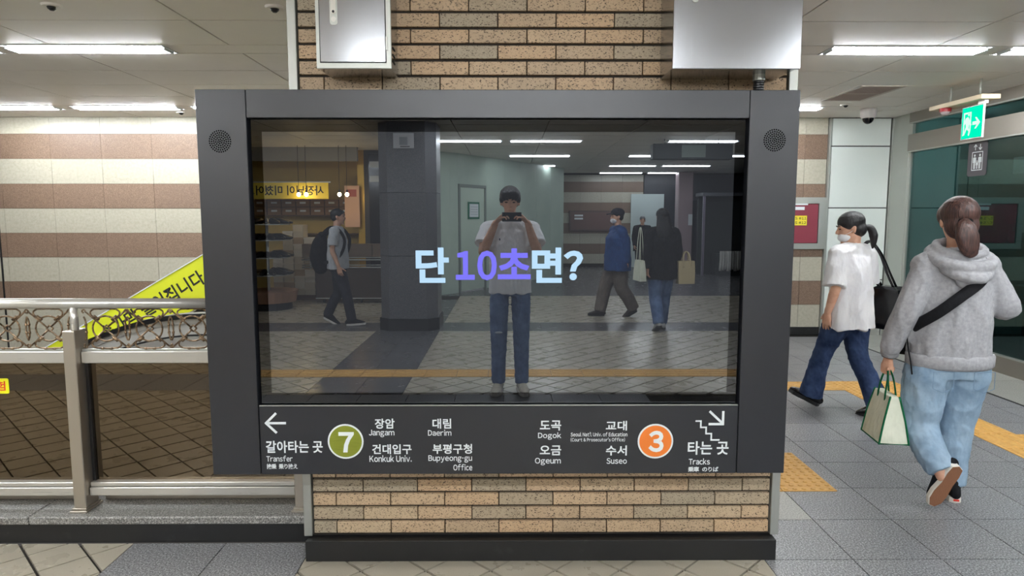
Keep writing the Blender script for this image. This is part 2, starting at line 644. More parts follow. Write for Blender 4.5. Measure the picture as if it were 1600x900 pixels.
# diamond tiles (joints run at 45 degrees, one direction wider)
STEP = 0.275
def dia_poly(i, j):
    p0, p1 = -0.58 + STEP * i + 0.009, -0.58 + STEP * (i + 1) - 0.009
    q0, q1 = -0.60 + STEP * j + 0.0065, -0.60 + STEP * (j + 1) - 0.0065
    return [((p + q) / 2, (p - q) / 2) for p, q in ((p0, q0), (p1, q0), (p1, q1), (p0, q1))]
DIA = [(-6.0, -1.69, -2.25, 0.26), (-0.86, 1.16, -2.25, 0.12),
       (-6.0, -1.69, -3.47, -2.85), (-0.86, 5.2, -3.47, -2.85),
       (-6.0, -1.69, -6.0, -3.77), (-0.86, 5.2, -6.0, -3.77),
       (-6.0, -1.69, -9.3, -6.7), (-0.86, 5.2, -9.9, -6.7)]
cells = []
for (x0, x1, y0, y1) in DIA:
    i0, i1 = int((x0 + y0 + 0.58) / STEP) - 2, int((x1 + y1 + 0.58) / STEP) + 2
    j0, j1 = int((x0 - y1 + 0.6) / STEP) - 2, int((x1 - y0 + 0.6) / STEP) + 2
    for i in range(i0, i1):
        for j in range(j0, j1):
            full = dia_poly(i, j)
            q = clip(full, x0 + 0.002, x1 - 0.002, y0 + 0.002, y1 - 0.002)
            if len(q) < 3 or area(q) < 0.0006: continue
            cx = sum(a for a, b in q) / len(q); cy = sum(b for a, b in q) / len(q)
            if cy > -0.25 and -2.6 < cx < 1.2: sc = 0.0
            elif cy < -2.85 and abs(cx) < 0.37 * (2.7 - cy): sc = 2.7 - cy
            elif cy > -2.3 and -2.6 < cx < -0.5: sc = 7.0 - cy
            else: sc = 50 - cy
            cells.append((sc, q, len(q) == 4 and abs(area(q) - area(full)) < 1e-6, cx, cy))
cells.sort(key=lambda t: t[0])
def prism_geo(q, z0, z1):
    n = len(q)
    V = [(a, b, z1) for a, b in q] + [(a, b, z0) for a, b in q]
    s = sum(q[i][0] * q[(i + 1) % n][1] - q[(i + 1) % n][0] * q[i][1] for i in range(n))
    top = tuple(range(n)) if s > 0 else tuple(range(n - 1, -1, -1))
    F = [top] + [((i + 1) % n, i, i + n, (i + 1) % n + n) if s > 0 else (i, (i + 1) % n, (i + 1) % n + n, i + n) for i in range(n)]
    return V, F
_dm = None
rest = []
for k, (sc, q, full, cx, cy) in enumerate(cells):
    if k < 300:
        if full:
            if _dm is None:
                v, f = prism_geo([(a - cx, b - cy) for a, b in q], -0.012, 0)
                _dm = bpy.data.meshes.new('floor_tile'); _dm.from_pydata(v, [], f); _dm.materials.append(M_DIA)
            o = bpy.data.objects.new('diamond_tile', _dm); COL.objects.link(o); o.location = (cx, cy, 0)
        else:
            v, f = prism_geo([(a - cx, b - cy) for a, b in q], -0.012, 0)
            me = bpy.data.meshes.new('diamond_tile'); me.from_pydata(v, [], f); me.materials.append(M_DIA)
            o = bpy.data.objects.new('diamond_tile', me); COL.objects.link(o); o.location = (cx, cy, 0)
        o.parent = floor
    else:
        rest.append(prism_geo(q, -0.012, 0))
o = mk('diamond_paving', *join(rest), M_DIA); o.parent = floor; o['kind'] = 'stuff'

# granite bands through the diamond field
for (x0, x1) in ((-1.69, -1.265), (-1.265, -0.86)):
    for (ya, yb) in ((-2.25, 0.26), (-3.47, -2.85), (-6.0, -3.77), (-9.3, -6.7)):
        n = max(1, round((yb - ya) / 0.42))
        for k in range(n):
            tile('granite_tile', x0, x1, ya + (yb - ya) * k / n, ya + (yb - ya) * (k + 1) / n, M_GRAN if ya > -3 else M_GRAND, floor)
for k in range(18):
    tile('granite_tile', -6.0 + 0.4 * k, -5.6 + 0.4 * k, -2.85, -2.25, M_GRAN, floor)
for k in range(19):
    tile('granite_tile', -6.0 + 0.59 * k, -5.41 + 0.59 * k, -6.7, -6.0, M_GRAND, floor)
# granite field on the right, beside the pillar
XR = [1.16, 1.55, 1.94, 2.33, 2.72, 3.11, 3.50, 3.89, 4.12]
YR = [0.09 + 0.39 * k for k in range(-6, 15)]
for a, b in zip(XR, XR[1:]):
    for d, e in zip(YR, YR[1:]):
        if e > 5.75: e = 5.7
        pale = a < 1.2 and 0.4 < d < 0.6
        tile('granite_tile', a, b, d, e, M_GRANL if pale else M_GRAN, floor)
for k in range(10):
    tile('granite_slab', 4.15, 4.80, -2.3 + 0.8 * k, -1.5 + 0.8 * k, M_GRANL, floor)
o = box('floor_groove', 4.122, 4.148, -2.3, 5.7, -0.012, -0.001, M_GAP); o.parent = floor
# granite behind the pillar and far hall
for k in range(5):
    for j in range(5):
        tile('granite_tile', -0.86 + 0.404 * k, -0.456 + 0.404 * k, 1.2 + 0.9 * j, 2.1 + 0.9 * j, M_GRAN, floor)
far = []
for k in range(18):
    for j in range(11):
        x0, y0 = -5.9 + 0.8 * k, -18.0 + 0.736 * j
        far.append(boxg(x0 + 0.003, x0 + 0.797, y0 + 0.003, y0 + 0.733, -0.012, 0))
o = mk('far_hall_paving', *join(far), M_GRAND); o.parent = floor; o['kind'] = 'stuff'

# tactile tiles: bars or studs
def tact_mesh(kind):
    G = [boxg(-0.148, 0.148, -0.148, 0.148, 0.0, 0.004)]
    if kind == 'studs':
        for i in range(6):
            for j in range(6):
                x, y = -0.125 + 0.05 * i, -0.125 + 0.05 * j
                v, f = loft([(x, y, 0.003), (x, y, 0.0085)], [0.0145, 0.010], n=8, sub=1, cap='flat', ref=(1, 0, 0))
                G.append((v, f))
    else:
        for i in range(4):
            y = -0.11 + 0.0735 * i
            v, f = boxg(-0.143, 0.143, y - 0.016, y + 0.016, 0.003, 0.0085)
            v = [(a, b + (0.006 if (q == 4 or q == 5) else (-0.006 if q in (6, 7) else 0)), z) for q, (a, b, z) in enumerate(v)]
            G.append((v, f))
    me = bpy.data.meshes.new('tactile_' + kind)
    V, F = join(G); me.from_pydata([tuple(v) for v in V], [], F); me.materials.append(M_TACT)
    return me
TM = {'studs': tact_mesh('studs'), 'bars': tact_mesh('bars')}
def tact(kind, x, y, rz=0):
    o = bpy.data.objects.new('tactile_tile', TM[kind]); COL.objects.link(o)
    o.location = (x, y, 0.0003); o.rotation_euler = (0, 0, rz); o.parent = floor
for x in (1.39, 1.69):
    for y in (0.97, 1.27): tact('studs', x, y)
for k in range(4): tact('bars', 2.80 - 0.3 * k, 3.11)
for x in (3.10, 3.40):
    for y in (3.12, 2.82): tact('studs', x, y)
for k in range(8): tact('bars', 3.39, 2.52 - 0.3 * k, PI / 2)
for k in range(2): tact('studs', 3.69 + 0.3 * k, 1.62)
for k in range(24):
    tact('bars', -3.0 + 0.3 * k, -3.62)

# ---- ceiling: metal panels with open joints
ceiling = box('ceiling', -9.3, 9.0, -18.0, 5.8, 2.84, 2.90, M_CEILB)
tag(ceiling, 'suspended ceiling of pale metal panels with dark joints', kind='structure')
XL = [-9.43 + 1.25 * k for k in range(15)]
strips = [2.2 + 2.65 * k for k in range(-7, 2)]
_pc = {}
def cpanel(name, x0, x1, y0, y1):
    key = (round(x1 - x0, 3), round(y1 - y0, 3))
    if key not in _pc:
        w, d = (x1 - x0) / 2 - 0.006, (y1 - y0) / 2 - 0.006
        v, f = boxg(-w, w, -d, d, 0, 0.03)
        me = bpy.data.meshes.new(name); me.from_pydata(v, [], f); me.materials.append(M_CEIL)
        _pc[key] = me
    o = bpy.data.objects.new(name, _pc[key]); COL.objects.link(o)
    o.location = ((x0 + x1) / 2, (y0 + y1) / 2, 2.70); o.parent = ceiling
crest = []
for s in strips:
    for j in range(4):
        y0 = s + 0.25 + 0.6 * j
        y1 = y0 + 0.6
        if y0 > 5.65: continue
        y1 = min(y1, 5.72)
        for a, b in zip(XL, XL[1:]):
            if b > 9: continue
            vis = (y0 > 0.8 and (-7 < b < -0.5 or a > 1.0) and a < 5) or (y1 < -5 and -3.5 < a < 5 and y0 > -16.6)
            if vis: cpanel('ceiling_panel', a, b, y0, y1)
            else: crest.append(boxg(a + 0.004, b - 0.004, y0 + 0.004, y1 - 0.004, 2.70, 2.73))
o = mk('ceiling_panels_beyond_view', *join(crest), M_CEIL); o.parent = ceiling; o['kind'] = 'stuff'

FIX = {1: [(-6.1, -4.95), (-4.78, -3.60), (-3.46, -2.30), (2.38, 3.55)],
       0: [(-6.1, -4.95), (-4.83, -3.68), (-3.56, -2.40), (2.35, 3.50), (3.64, 4.74)],
       -1: [(-4.8, -3.65), (-3.5, -2.35), (2.35, 3.5), (3.64, 4.74)],
       -2: [(-4.8, -3.65), (-3.5, -2.35), (-1.15, 0.0), (0.1, 1.25), (2.35, 3.5), (3.64, 4.74)],
       -3: [(-4.8, -3.65), (-3.5, -2.35), (-0.6, 0.5), (0.6, 1.7), (2.6, 3.7)],
       -4: [(-1.09, -0.04), (0.06, 1.24), (2.6, 3.75)],
       -5: [(0.06, 1.30), (2.44, 3.42), (4.25, 5.4)],
       -6: [(0.80, 1.20), (2.45, 3.60), (3.72, 4.90)],
       -7: [(2.58, 3.80), (3.92, 5.20)]}
ROWN = {1: 'farthest row above the striped wall', 0: 'row just behind the pillar', -1: 'row in front of the pillar', -2: 'second row in front of the display',
        -3: 'third row in front of the display', -4: 'reflected row before the pale green wall', -5: 'reflected row above the photographer', -6: 'reflected row in the far hall', -7: 'last reflected row in the far hall'}
def ceiling_light(x0, x1, y0, label, group):
    e = empty('ceiling_light', ((x0 + x1) / 2, y0 + 0.125, 2.70))
    tag(e, label, 'light', group)
    y1 = y0 + 0.25
    G = [boxg(x0, x1, y0 + 0.002, y0 + 0.012, 2.695, 2.80), boxg(x0, x1, y1 - 0.012, y1 - 0.002, 2.695, 2.80),
         boxg(x0, x0 + 0.012, y0 + 0.012, y1 - 0.012, 2.695, 2.80), boxg(x1 - 0.012, x1, y0 + 0.012, y1 - 0.012, 2.695, 2.80),
         boxg(x0, x1, y0 + 0.002, y1 - 0.002, 2.80, 2.81)]
    mk('housing', *join(G), M_LAMPW, e)
    for yy in (y0 + 0.075, y0 + 0.175):
        v, f = loft([(x0 + 0.03, yy, 2.697), (x1 - 0.03, yy, 2.697)], [0.0145, 0.0145], n=8, sub=1, cap='flat', ref=(0, 0, 1))
        t = mk('tube', v, f, M_TUBE, e, smooth=True)
    for xx in (x0 + 0.021, x1 - 0.021):
        box('socket', xx - 0.009, xx + 0.009, y0 + 0.055, y1 - 0.055, 2.682, 2.73, M_WHITE, e)
    return e
for k, L in FIX.items():
    y0 = 2.2 + 2.65 * k
    xs = sorted(L)
    nrow = len(xs)
    for i, (a, b) in enumerate(xs):
        names = ['leftmost', 'second from the left', 'third from the left', 'fourth from the left', 'fifth from the left', 'rightmost']
        nm = 'rightmost' if i == nrow - 1 else names[i]
        ceiling_light(a, b, y0, 'twin-tube fluorescent light, %s of the %s' % (nm, ROWN[k]), 'fluorescent ceiling lights')
    edges = [-9.3] + [q for ab in xs for q in ab] + [9.0]
    for a, b in zip(edges[0::2], edges[1::2]):
        if b - a > 0.02:
            o = box('ceiling_strip', a + 0.003, b - 0.003, y0 + 0.004, y0 + 0.246, 2.70, 2.73, M_CEIL); o.parent = ceiling

# ---- wall behind: bands of ivory tile and brown stone
wall_back = box('wall_back', -9.3, 4.0, 5.72, 5.85, -1.6, 2.84, M_GROUT)
tag(wall_back, 'wall banded with ivory tiles and brown stone', kind='structure')
rows = [(2.50, 2.70, 'w')]
z = 2.50; k = 0
while z > -1.3:
    rows.append((z - 0.302, z, 'b' if k % 2 == 0 and z > 0.5 else 'w')); z -= 0.302; k += 1
_wt = {}
def wtile(x0, x1, z0, z1, m, parent, y=5.70):
    key = (round(x1 - x0, 3), round(z1 - z0, 3), m, y > 0)
    if key not in _wt:
        w, h = (x1 - x0) / 2 - 0.0018, (z1 - z0) / 2 - 0.0015
        v, f = boxg(-w, w, 0.0, 0.02, -h, h) if y > 0 else boxg(-w, w, -0.02, 0.0, -h, h)
        me = bpy.data.meshes.new('wall_tile'); me.from_pydata(v, [], f); me.materials.append(M_TILEW if m == 'w' else M_TILEB)
        _wt[key] = me
    o = bpy.data.objects.new('ivory_tile' if m == 'w' else 'brown_tile', _wt[key]); COL.objects.link(o)
    o.location = ((x0 + x1) / 2, y - (0.004 if m == 'b' and y > 0 else 0), (z0 + z1) / 2); o.parent = parent
for (z0, z1, m) in rows:
    for k in range(11):
        x0 = -9.285 + 0.62 * k
        if x0 > -2.4: break
        wtile(x0, x0 + 0.62, z0, z1, m, wall_back)
    if z0 > -0.05:
        z0 = max(z0, 0.1)
        for a, b in ((2.47, 3.09), (3.09, 3.71), (3.71, 3.985)):
            wtile(a, b, z0, z1, m, wall_back)
box('wall_back_plain', -2.45, 2.47, 5.705, 5.72, -1.2, 2.70, M_TILEW).parent = wall_back
o = box('expansion_joint', -6.275, -6.255, 5.692, 5.70, -1.2, 2.70, M_GAP); o.parent = wall_back
bb = box('baseboard_back', 2.47, 3.985, 5.69, 5.72, 0.0, 0.10, M_PLINTH)
tag(bb, 'black stone skirting below the striped wall', kind='structure')
M_PLAIN = simple('plain_hall_wall', c(196, 192, 182), 0.5, var=(0.7, c(184, 180, 170), 0.4, 0.7))
wl = mk('wall_left', *join([boxg(-9.4, -9.3, 0.3, 5.85, -1.7, 2.84), boxg(-6.3, -6.2, -18.0, 0.26, 0.0, 2.84), boxg(-9.4, -6.2, 0.16, 0.26, -0.1, 2.84)]), M_PLAIN)
tag(wl, 'plain pale wall closing the hall on the left, out of frame', kind='structure')
we = mk('wall_hall_end', *join([boxg(8.9, 9.0, -18.0, -2.4, 0.0, 2.84), boxg(6.72, 9.0, -2.4, -2.3, 0.0, 2.84)]), M_PLAIN)
tag(we, 'plain pale wall closing the hall on the right, out of frame', kind='structure')
# pit beside the escalators
pit = mk('floor_pit', *join([boxg(-9.3, -0.86, 0.62, 5.72, -1.7, -1.6), boxg(-0.88, -0.86, 0.62, 5.72, -1.6, -0.12), boxg(-9.3, -0.86, 0.60, 0.62, -1.7, -0.02)]), simple('pit_concrete', c(96, 92, 88), 0.8))
tag(pit, 'dim escalator pit floor beyond the railing', kind='structure')

# ---- white glass wall panels beside the elevator
wall_right = box('wall_right', 3.985, 4.86, 5.70, 5.85, 0.0, 2.84, M_GAP)
tag(wall_right, 'wall of white glass panels between striped wall and elevator', kind='structure')
for z0, z1 in ((0.13, 0.697), (0.709, 1.594), (1.606, 2.348), (2.36, 2.69)):
    box('glass_panel', 4.022, 4.745, 5.672, 5.70, z0, z1, M_WPANEL, None, 0.003).parent = wall_right
for x0, x1 in ((3.988, 4.012), (4.757, 4.775), (4.785, 4.86)):
    box('steel_profile', x0, x1, 5.66, 5.70, 0.0, 2.69, M_TRIM).parent = wall_right
box('steel_kickplate', 4.02, 4.75, 5.68, 5.70, 0.0, 0.125, M_TRIM).parent = wall_right
# ================================================================ PILLAR, DISPLAY BOARD, CABINETS
pil = empty('brick_pillar', (0.18, 0.6, 0))
tag(pil, 'speckled tan brick pillar behind the dark display board', 'pillar')
box('core', -0.84, 1.205, 0.150, 1.15, 0.0, 2.70, M_MORTAR, pil)
RP = 0.0635
L = 0.238
def brick_row(zc, r):
    xs = [-0.822 - (0.119 if r % 2 else 0.0)]
    x = -0.820 + (0.1 if r % 2 == 0 else 0.219)
    edges = [-0.822]
    while x < 1.18:
        edges.append(x); x += L
    edges.append(1.188)
    for a, b in zip(edges, edges[1:]):
        if b - a < 0.02: continue
        key = round(b - a, 3)
        if key not in _bk:
            w = (b - a) / 2 - 0.0022
            v, f = boxg(-w, w, 0, 0.03, -0.0262, 0.0262)
            me = bpy.data.meshes.new('brick'); me.from_pydata(v, [], f); bev(me, 0.0016); me.materials.append(M_BRICK)
            _bk[key] = me
        o = bpy.data.objects.new('brick', _bk[key]); COL.objects.link(o)
        o.location = ((a + b) / 2, 0.133 + random.uniform(-0.001, 0.0015), zc)
        par(o, pil)
_bk = {}
for r in range(42):
    zc = 0.136 - 0.0005 + RP * r
    if zc < 0.50 or zc > 1.93:
        if zc + 0.03 < 2.70: brick_row(zc, r)
for x0, x1 in ((-0.862, -0.826), (1.192, 1.228)):
    box('corner_trim', x0, x1, 0.122, 0.20, 0.10, 2.70, M_TRIM, pil, 0.002)
pp = box('plinth', -0.848, 1.207, 0.086, 1.20, 0.0, 0.094, M_PLINTH, pil, 0.003)
box('side_cladding', -0.86, -0.84, 0.2, 1.15, 0.10, 2.70, M_TILEB, pil)
box('side_cladding', 1.205, 1.226, 0.2, 1.15, 0.10, 2.70, M_TILEB, pil)

# ---- display board
db = empty('display_board', (0, 0.05, 0.43))
tag(db, 'large anthracite display board with dark reflective screen mounted on the pillar', 'display')
yF = -0.02
box('cabinet_body', -1.165, 1.165, 0.03, 0.131, 0.45, 1.975, M_GAP, db)
LP_ = box('left_panel', -1.183, -0.988, yF, 0.10, 0.438, 1.990, M_FRAME, db, 0.0018)
RP_ = box('right_panel', 0.984, 1.180, yF, 0.10, 0.438, 1.990, M_FRAME, db, 0.0018)
box('top_panel', -0.986, 0.982, yF, 0.10, 1.882, 1.990, M_FRAME, db, 0.0018)
SB = box('sign_panel', -0.984, 0.981, yF, 0.10, 0.438, 0.727, M_FRAME, db, 0.0018)
box('chrome_edge', -0.982, 0.979, yF - 0.0012, -0.012, 0.727, 0.7305, M_TRIM, db)
# screen glass
W2, H2, ZC = 0.936, 0.5265, 1.304
x0, x1, z0, z1 = -0.978, 0.975, 0.7315, 1.878
G = [boxg(x0, x1, 0.0, 0.03, ZC + H2, z1), boxg(x0, x1, 0.0, 0.03, z0, ZC - H2),
     boxg(x0, -W2, 0.0, 0.03, ZC - H2, ZC + H2), boxg(W2, x1, 0.0, 0.03, ZC - H2, ZC + H2)]
tag(mk('screen_border', *join(G), M_BEZEL, db), 'black glass border around the lit screen')
scr = box('screen', -W2, W2, 0.0, 0.03, ZC - H2, ZC + H2, M_SCREEN, db)
tag(scr, 'dark mirror-like screen showing bold Korean words')
def on(part, o):
    o.parent = part; o.matrix_parent_inverse = db.matrix_basis.inverted() @ Matrix.Identity(4)
    o.matrix_parent_inverse = Matrix.Identity(4)
    return o
for s, a, b, d, e in (("단", -0.3373, -0.2037, 1.2313, 1.3741), ("면", 0.1310, 0.2525, 1.2310, 1.3739), ("?", 0.2593, 0.3379, 1.2413, 1.3615)):
    on(scr, text('screen_word', s, a, b, d, e, M_PIXB, None, 0.0, 0.034, 0.0006))
for s, a, b, d, e in (("10", -0.1763, -0.0101, 1.2416, 1.3617), ("초", -0.0070, 0.1263, 1.2456, 1.3709)):
    on(scr, text('screen_word', s, a, b, d, e, M_PIXV, None, 0.0, 0.034, 0.0006))
SIGN = [("갈아타는 곳", -0.9619, -0.7287, 0.5301, 0.5812), ("Transfer", -0.9615, -0.8543, 0.4932, 0.5183), ("換乗  乗り換え", -0.9619, -0.8341, 0.4615, 0.4836),
 ("장암", -0.5124, -0.4314, 0.6318, 0.6740), ("Jangam", -0.5375, -0.4329, 0.5958, 0.6273), ("건대입구", -0.5253, -0.3633, 0.5237, 0.5653),
 ("Konkuk Univ.", -0.5375, -0.3631, 0.4904, 0.5188), ("대림", -0.2757, -0.1993, 0.6313, 0.6735), ("Daerim", -0.2946, -0.1988, 0.6015, 0.6267),
 ("부평구청", -0.2765, -0.1140, 0.5244, 0.5661), ("Bupyeong-gu", -0.2945, -0.1143, 0.4867, 0.5181), ("Office", -0.1918, -0.1137, 0.4531, 0.4803),
 ("도곡", 0.1655, 0.2530, 0.6224, 0.6647), ("Dogok", 0.1581, 0.2533, 0.5833, 0.6146), ("오금", 0.1652, 0.2538, 0.5171, 0.5588), ("Ogeum", 0.1455, 0.2526, 0.4744, 0.5062),
 ("교대", 0.4372, 0.5242, 0.6218, 0.6624), ("Seoul Nat'l Univ. of Education", 0.2928, 0.5262, 0.5970, 0.6157),
 ("(Court & Prosecutor's Office)", 0.2922, 0.5168, 0.5742, 0.5921), ("수서", 0.4388, 0.5253, 0.5156, 0.5582), ("Suseo", 0.4418, 0.5262, 0.4800, 0.5046),
 ("타는 곳", 0.7776, 0.9463, 0.5179, 0.5755), ("Tracks", 0.7832, 0.8707, 0.4758, 0.5021), ("乗車  のりば", 0.7810, 0.9071, 0.4449, 0.4664)]
for s, a, b, d, e in SIGN:
    bold = 0.012 if ord(s[0]) < 128 else 0.02
    on(SB, text('lettering', s, a, b, d, e, M_WHITE, None, yF - 0.0001, bold, 0.0008))
for cx, cz, mt, dg_, (a, b, d, e) in ((-0.6337, 0.578, M_OLIVE, '7', (-0.6622, -0.5991, 0.5318, 0.6181)), (0.6427, 0.576, M_ORANGE, '3', (0.6140, 0.6768, 0.5302, 0.6206))):
    ring = on(SB, poly_prism('line_badge', disc_pts(cx, cz, 0.0735), 'y', yF - 0.0010, yF, M_WHITE))
    on(SB, poly_prism('badge_face', disc_pts(cx, cz, 0.0665), 'y', yF - 0.0016, yF - 0.0008, mt))
    on(SB, text('badge_digit', dg_, a, b, d, e, M_WHITE, None, yF - 0.0015, 0.034, 0.0008))
def bar2(name, p, q, w, par_, y=yF - 0.0009, mat=M_WHITE):
    dx, dz = q[0] - p[0], q[1] - p[1]; l = math.hypot(dx, dz); nx, nz = -dz / l * w / 2, dx / l * w / 2
    return [(p[0] + nx, p[1] + nz), (q[0] + nx, q[1] + nz), (q[0] - nx, q[1] - nz), (p[0] - nx, p[1] - nz)]
def bars(name, segs, w, y0=yF - 0.0009, mat=M_WHITE):
    G = []
    for k, (p, q) in enumerate(segs):
        P = bar2(name, p, q, w, None)
        y = y0 - 0.00004 * k
        V = [(a, y, b) for a, b in P] + [(a, yF, b) for a, b in P]
        G.append((V, [(0, 1, 2, 3), (7, 6, 5, 4), (0, 4, 5, 1), (1, 5, 6, 2), (2, 6, 7, 3), (3, 7, 4, 0)]))
    return on(SB, mk(name, *join(G), mat))
bars('left_arrow', [((-0.959, 0.656), (-0.876, 0.656)), ((-0.960, 0.6535), (-0.915, 0.698)), ((-0.960, 0.6585), (-0.915, 0.6145))], 0.0098)
bars('down_arrow', [((0.863, 0.7025), (0.920, 0.649)), ((0.9195, 0.7030), (0.9195, 0.6437)), ((0.8604, 0.6480), (0.9235, 0.6480))], 0.0098)
sx, sz = 0.0253, 0.0267
st = []
px_, pz_ = 0.8062, 0.6610
for k in range(3):
    st.append(((px_, pz_), (px_ + sx, pz_))); st.append(((px_ + sx - 0.003, pz_ + 0.003), (px_ + sx - 0.003, pz_ - sz - 0.003)))
    px_ += sx - 0.003; pz_ -= sz
st.append(((px_, pz_), (0.9077, pz_)))
bars('stairs_symbol', st, 0.0062)
# loudspeaker perforations
for cx, cz, pn in ((-1.093, 1.791, LP_), (1.085, 1.797, RP_)):
    G = []
    for ring, n in ((0.0, 1), (0.0082, 6), (0.0165, 12), (0.0247, 18), (0.033, 24), (0.0412, 30)):
        for k in range(n):
            a = 2 * PI * k / n + ring * 40
            P = disc_pts(cx + ring * math.cos(a), cz + ring * math.sin(a), 0.0031, 8)
            V = [(u, yF - 0.0006, w) for u, w in P]; G.append((V, [tuple(range(8))]))
    g = mk('speaker_holes', *join(G), M_HOLE); on(pn, g); g['kind'] = 'stuff'

# ---- stainless cabinets above
cb = empty('steel_cabinet', (-0.555, 0.04, 2.06))
tag(cb, 'small stainless steel wall cabinet with louvres above the display, left', 'cabinet')
box('body', -0.694, -0.416, -0.045, 0.131, 2.064, 2.62, M_STEEL, cb, 0.003)
box('door_frame', -0.698, -0.411, -0.052, -0.044, 2.062, 2.62, M_TRIM, cb, 0.002)
box('door_gap', -0.684, -0.430, -0.0535, -0.050, 2.083, 2.60, M_GAP, cb)
dr = box('door', -0.681, -0.433, -0.056, -0.052, 2.086, 2.60, M_STEEL, cb, 0.0012)
def onp(part, o):
    o.parent = part; o.matrix_parent_inverse = Matrix.Identity(4); return o
onp(dr, poly_prism('latch_plate', rrect(-0.641, -0.612, 2.222, 2.345, 0.010), 'y', -0.0585, -0.0555, M_TRIM))
onp(dr, poly_prism('latch_lever', rrect(-0.635, -0.618, 2.262, 2.336, 0.008), 'y', -0.0625, -0.0585, M_STEEL2))
onp(dr, poly_prism('keyhole', disc_pts(-0.6265, 2.270, 0.005, 16), 'y', -0.0632, -0.0620, M_GAP))
onp(dr, poly_prism('latch_button', disc_pts(-0.6265, 2.243, 0.0095, 20), 'y', -0.0610, -0.0580, M_STEEL2))
for k in range(3):
    box('louvre', -0.4165, -0.4135, 0.005, 0.055, 2.098 + 0.026 * k, 2.105 + 0.026 * k, M_GAP, cb)
for k in range(2): box('hinge', -0.431, -0.424, -0.058, -0.052, 2.13 + 0.35 * k, 2.18 + 0.35 * k, M_TRIM, cb)
sb = empty('steel_box', (0.9, 0.02, 2.05))
tag(sb, 'large plain stainless steel box above the display, right', 'cabinet')
box('body', 0.660, 1.137, -0.094, 0.131, 2.058, 2.66, M_STEEL, sb, 0.002)
cv = box('cover', 0.656, 1.141, -0.100, -0.085, 2.053, 2.66, M_STEEL, sb, 0.002)
onp(cv, poly_prism('screw', disc_pts(0.735, 2.308, 0.014, 24), 'y', -0.1035, -0.099, M_TRIM))
gl = empty('cable_conduit', (1.032, 0.03, 2.0))
tag(gl, 'short black corrugated conduit with steel gland between box and display', 'conduit')
v, f = loft([(1.032, 0.03, 2.058), (1.032, 0.03, 2.034)], [0.024, 0.024], n=12, sub=1, cap='flat'); mk('gland_nut', v, f, M_TRIM, gl)
for k in range(4):
    z = 2.029 - 0.0095 * k
    v, f = loft([(1.032, 0.03, z + 0.005), (1.032, 0.03, z + 0.0025), (1.032, 0.03, z - 0.0025), (1.032, 0.03, z - 0.005)], [0.0165, 0.021, 0.021, 0.0165], n=14, sub=1, cap='flat')
    mk('corrugation', v, f, M_BLACKP, gl, smooth=False)
# ================================================================ LEFT: CURB, RAILING, ESCALATOR, BANNER
cu = empty('railing_curb', (-3, 0.4, 0))
tag(cu, 'low curb with granite top and black stone face under the railing', 'curb')
box('stone_base', -6.2, -0.863, 0.268, 0.60, 0.0, 0.092, M_PLINTH, cu)
for k in range(4):
    x1 = -0.863 - 1.3 * k
    box('granite_coping', x1 - 1.298, x1, 0.252, 0.60, 0.092, 0.130, M_GRANC, cu, 0.006)
rl = empty('guard_railing', (-2.4, 0.36, 0.13))
tag(rl, 'stainless guard railing with scrolled bronze ironwork and brown glass', 'railing')
XP = [-3.94, -2.95, -1.955, -0.936]
def rail_bar(name, x0, x1, y0, y1, z0, z1, m=M_STEEL2, b=0.003):
    return box(name, x0, x1, y0, y1, z0, z1, m, rl, b)
v, f = loft([(-5.0, 0.345, 1.104), (-0.87, 0.345, 1.104)], [0.0235, 0.0235], n=20, sub=1, cap='flat', ref=(0, 0, 1))
mk('top_rail', v, f, M_STEEL2, rl, smooth=True)
for x in XP:
    w = 0.028 if x < -1 else 0.022
    ps = box('post', x - w, x + w, 0.305, 0.405, 0.150, 0.982, M_STEELW, rl, 0.003)
    mk('post_neck', *loft([(x + 0.008, 0.345, 0.975), (x + 0.008, 0.345, 1.09)], [0.017, 0.017], n=14, sub=1, cap='flat'), M_STEEL2, rl, smooth=True)
    box('base_plate', x - w - 0.014, x + w + 0.010, 0.290, 0.42, 0.130, 0.140, M_STEELW, rl, 0.002)
    box('base_collar', x - w - 0.006, x + w + 0.005, 0.298, 0.412, 0.140, 0.151, M_STEELW, rl, 0.002)
for a, b in zip([-4.9] + XP, XP):
    x0, x1 = a + 0.03, b - 0.03
    rail_bar('middle_rail', x0, x1, 0.340, 0.392, 0.827, 0.882)
    rail_bar('ornament_rail', x0, x1, 0.350, 0.370, 0.883, 0.891, M_TRIM, 0.0)
    rail_bar('bottom_rail', x0, x1, 0.335, 0.392, 0.196, 0.236)
    rail_bar('bottom_bead', x0, x1, 0.343, 0.388, 0.238, 0.258)
    rail_bar('kick_channel', x0, x1, 0.450, 0.490, 0.130, 0.215, M_STEELW)
    box('glass_pane', x0 + 0.004, x1 - 0.004, 0.378, 0.386, 0.252, 0.832, M_BROWNG, rl)
    box('glass_gasket', x0, x0 + 0.014, 0.366, 0.394, 0.258, 0.828, M_BLACKP, rl)
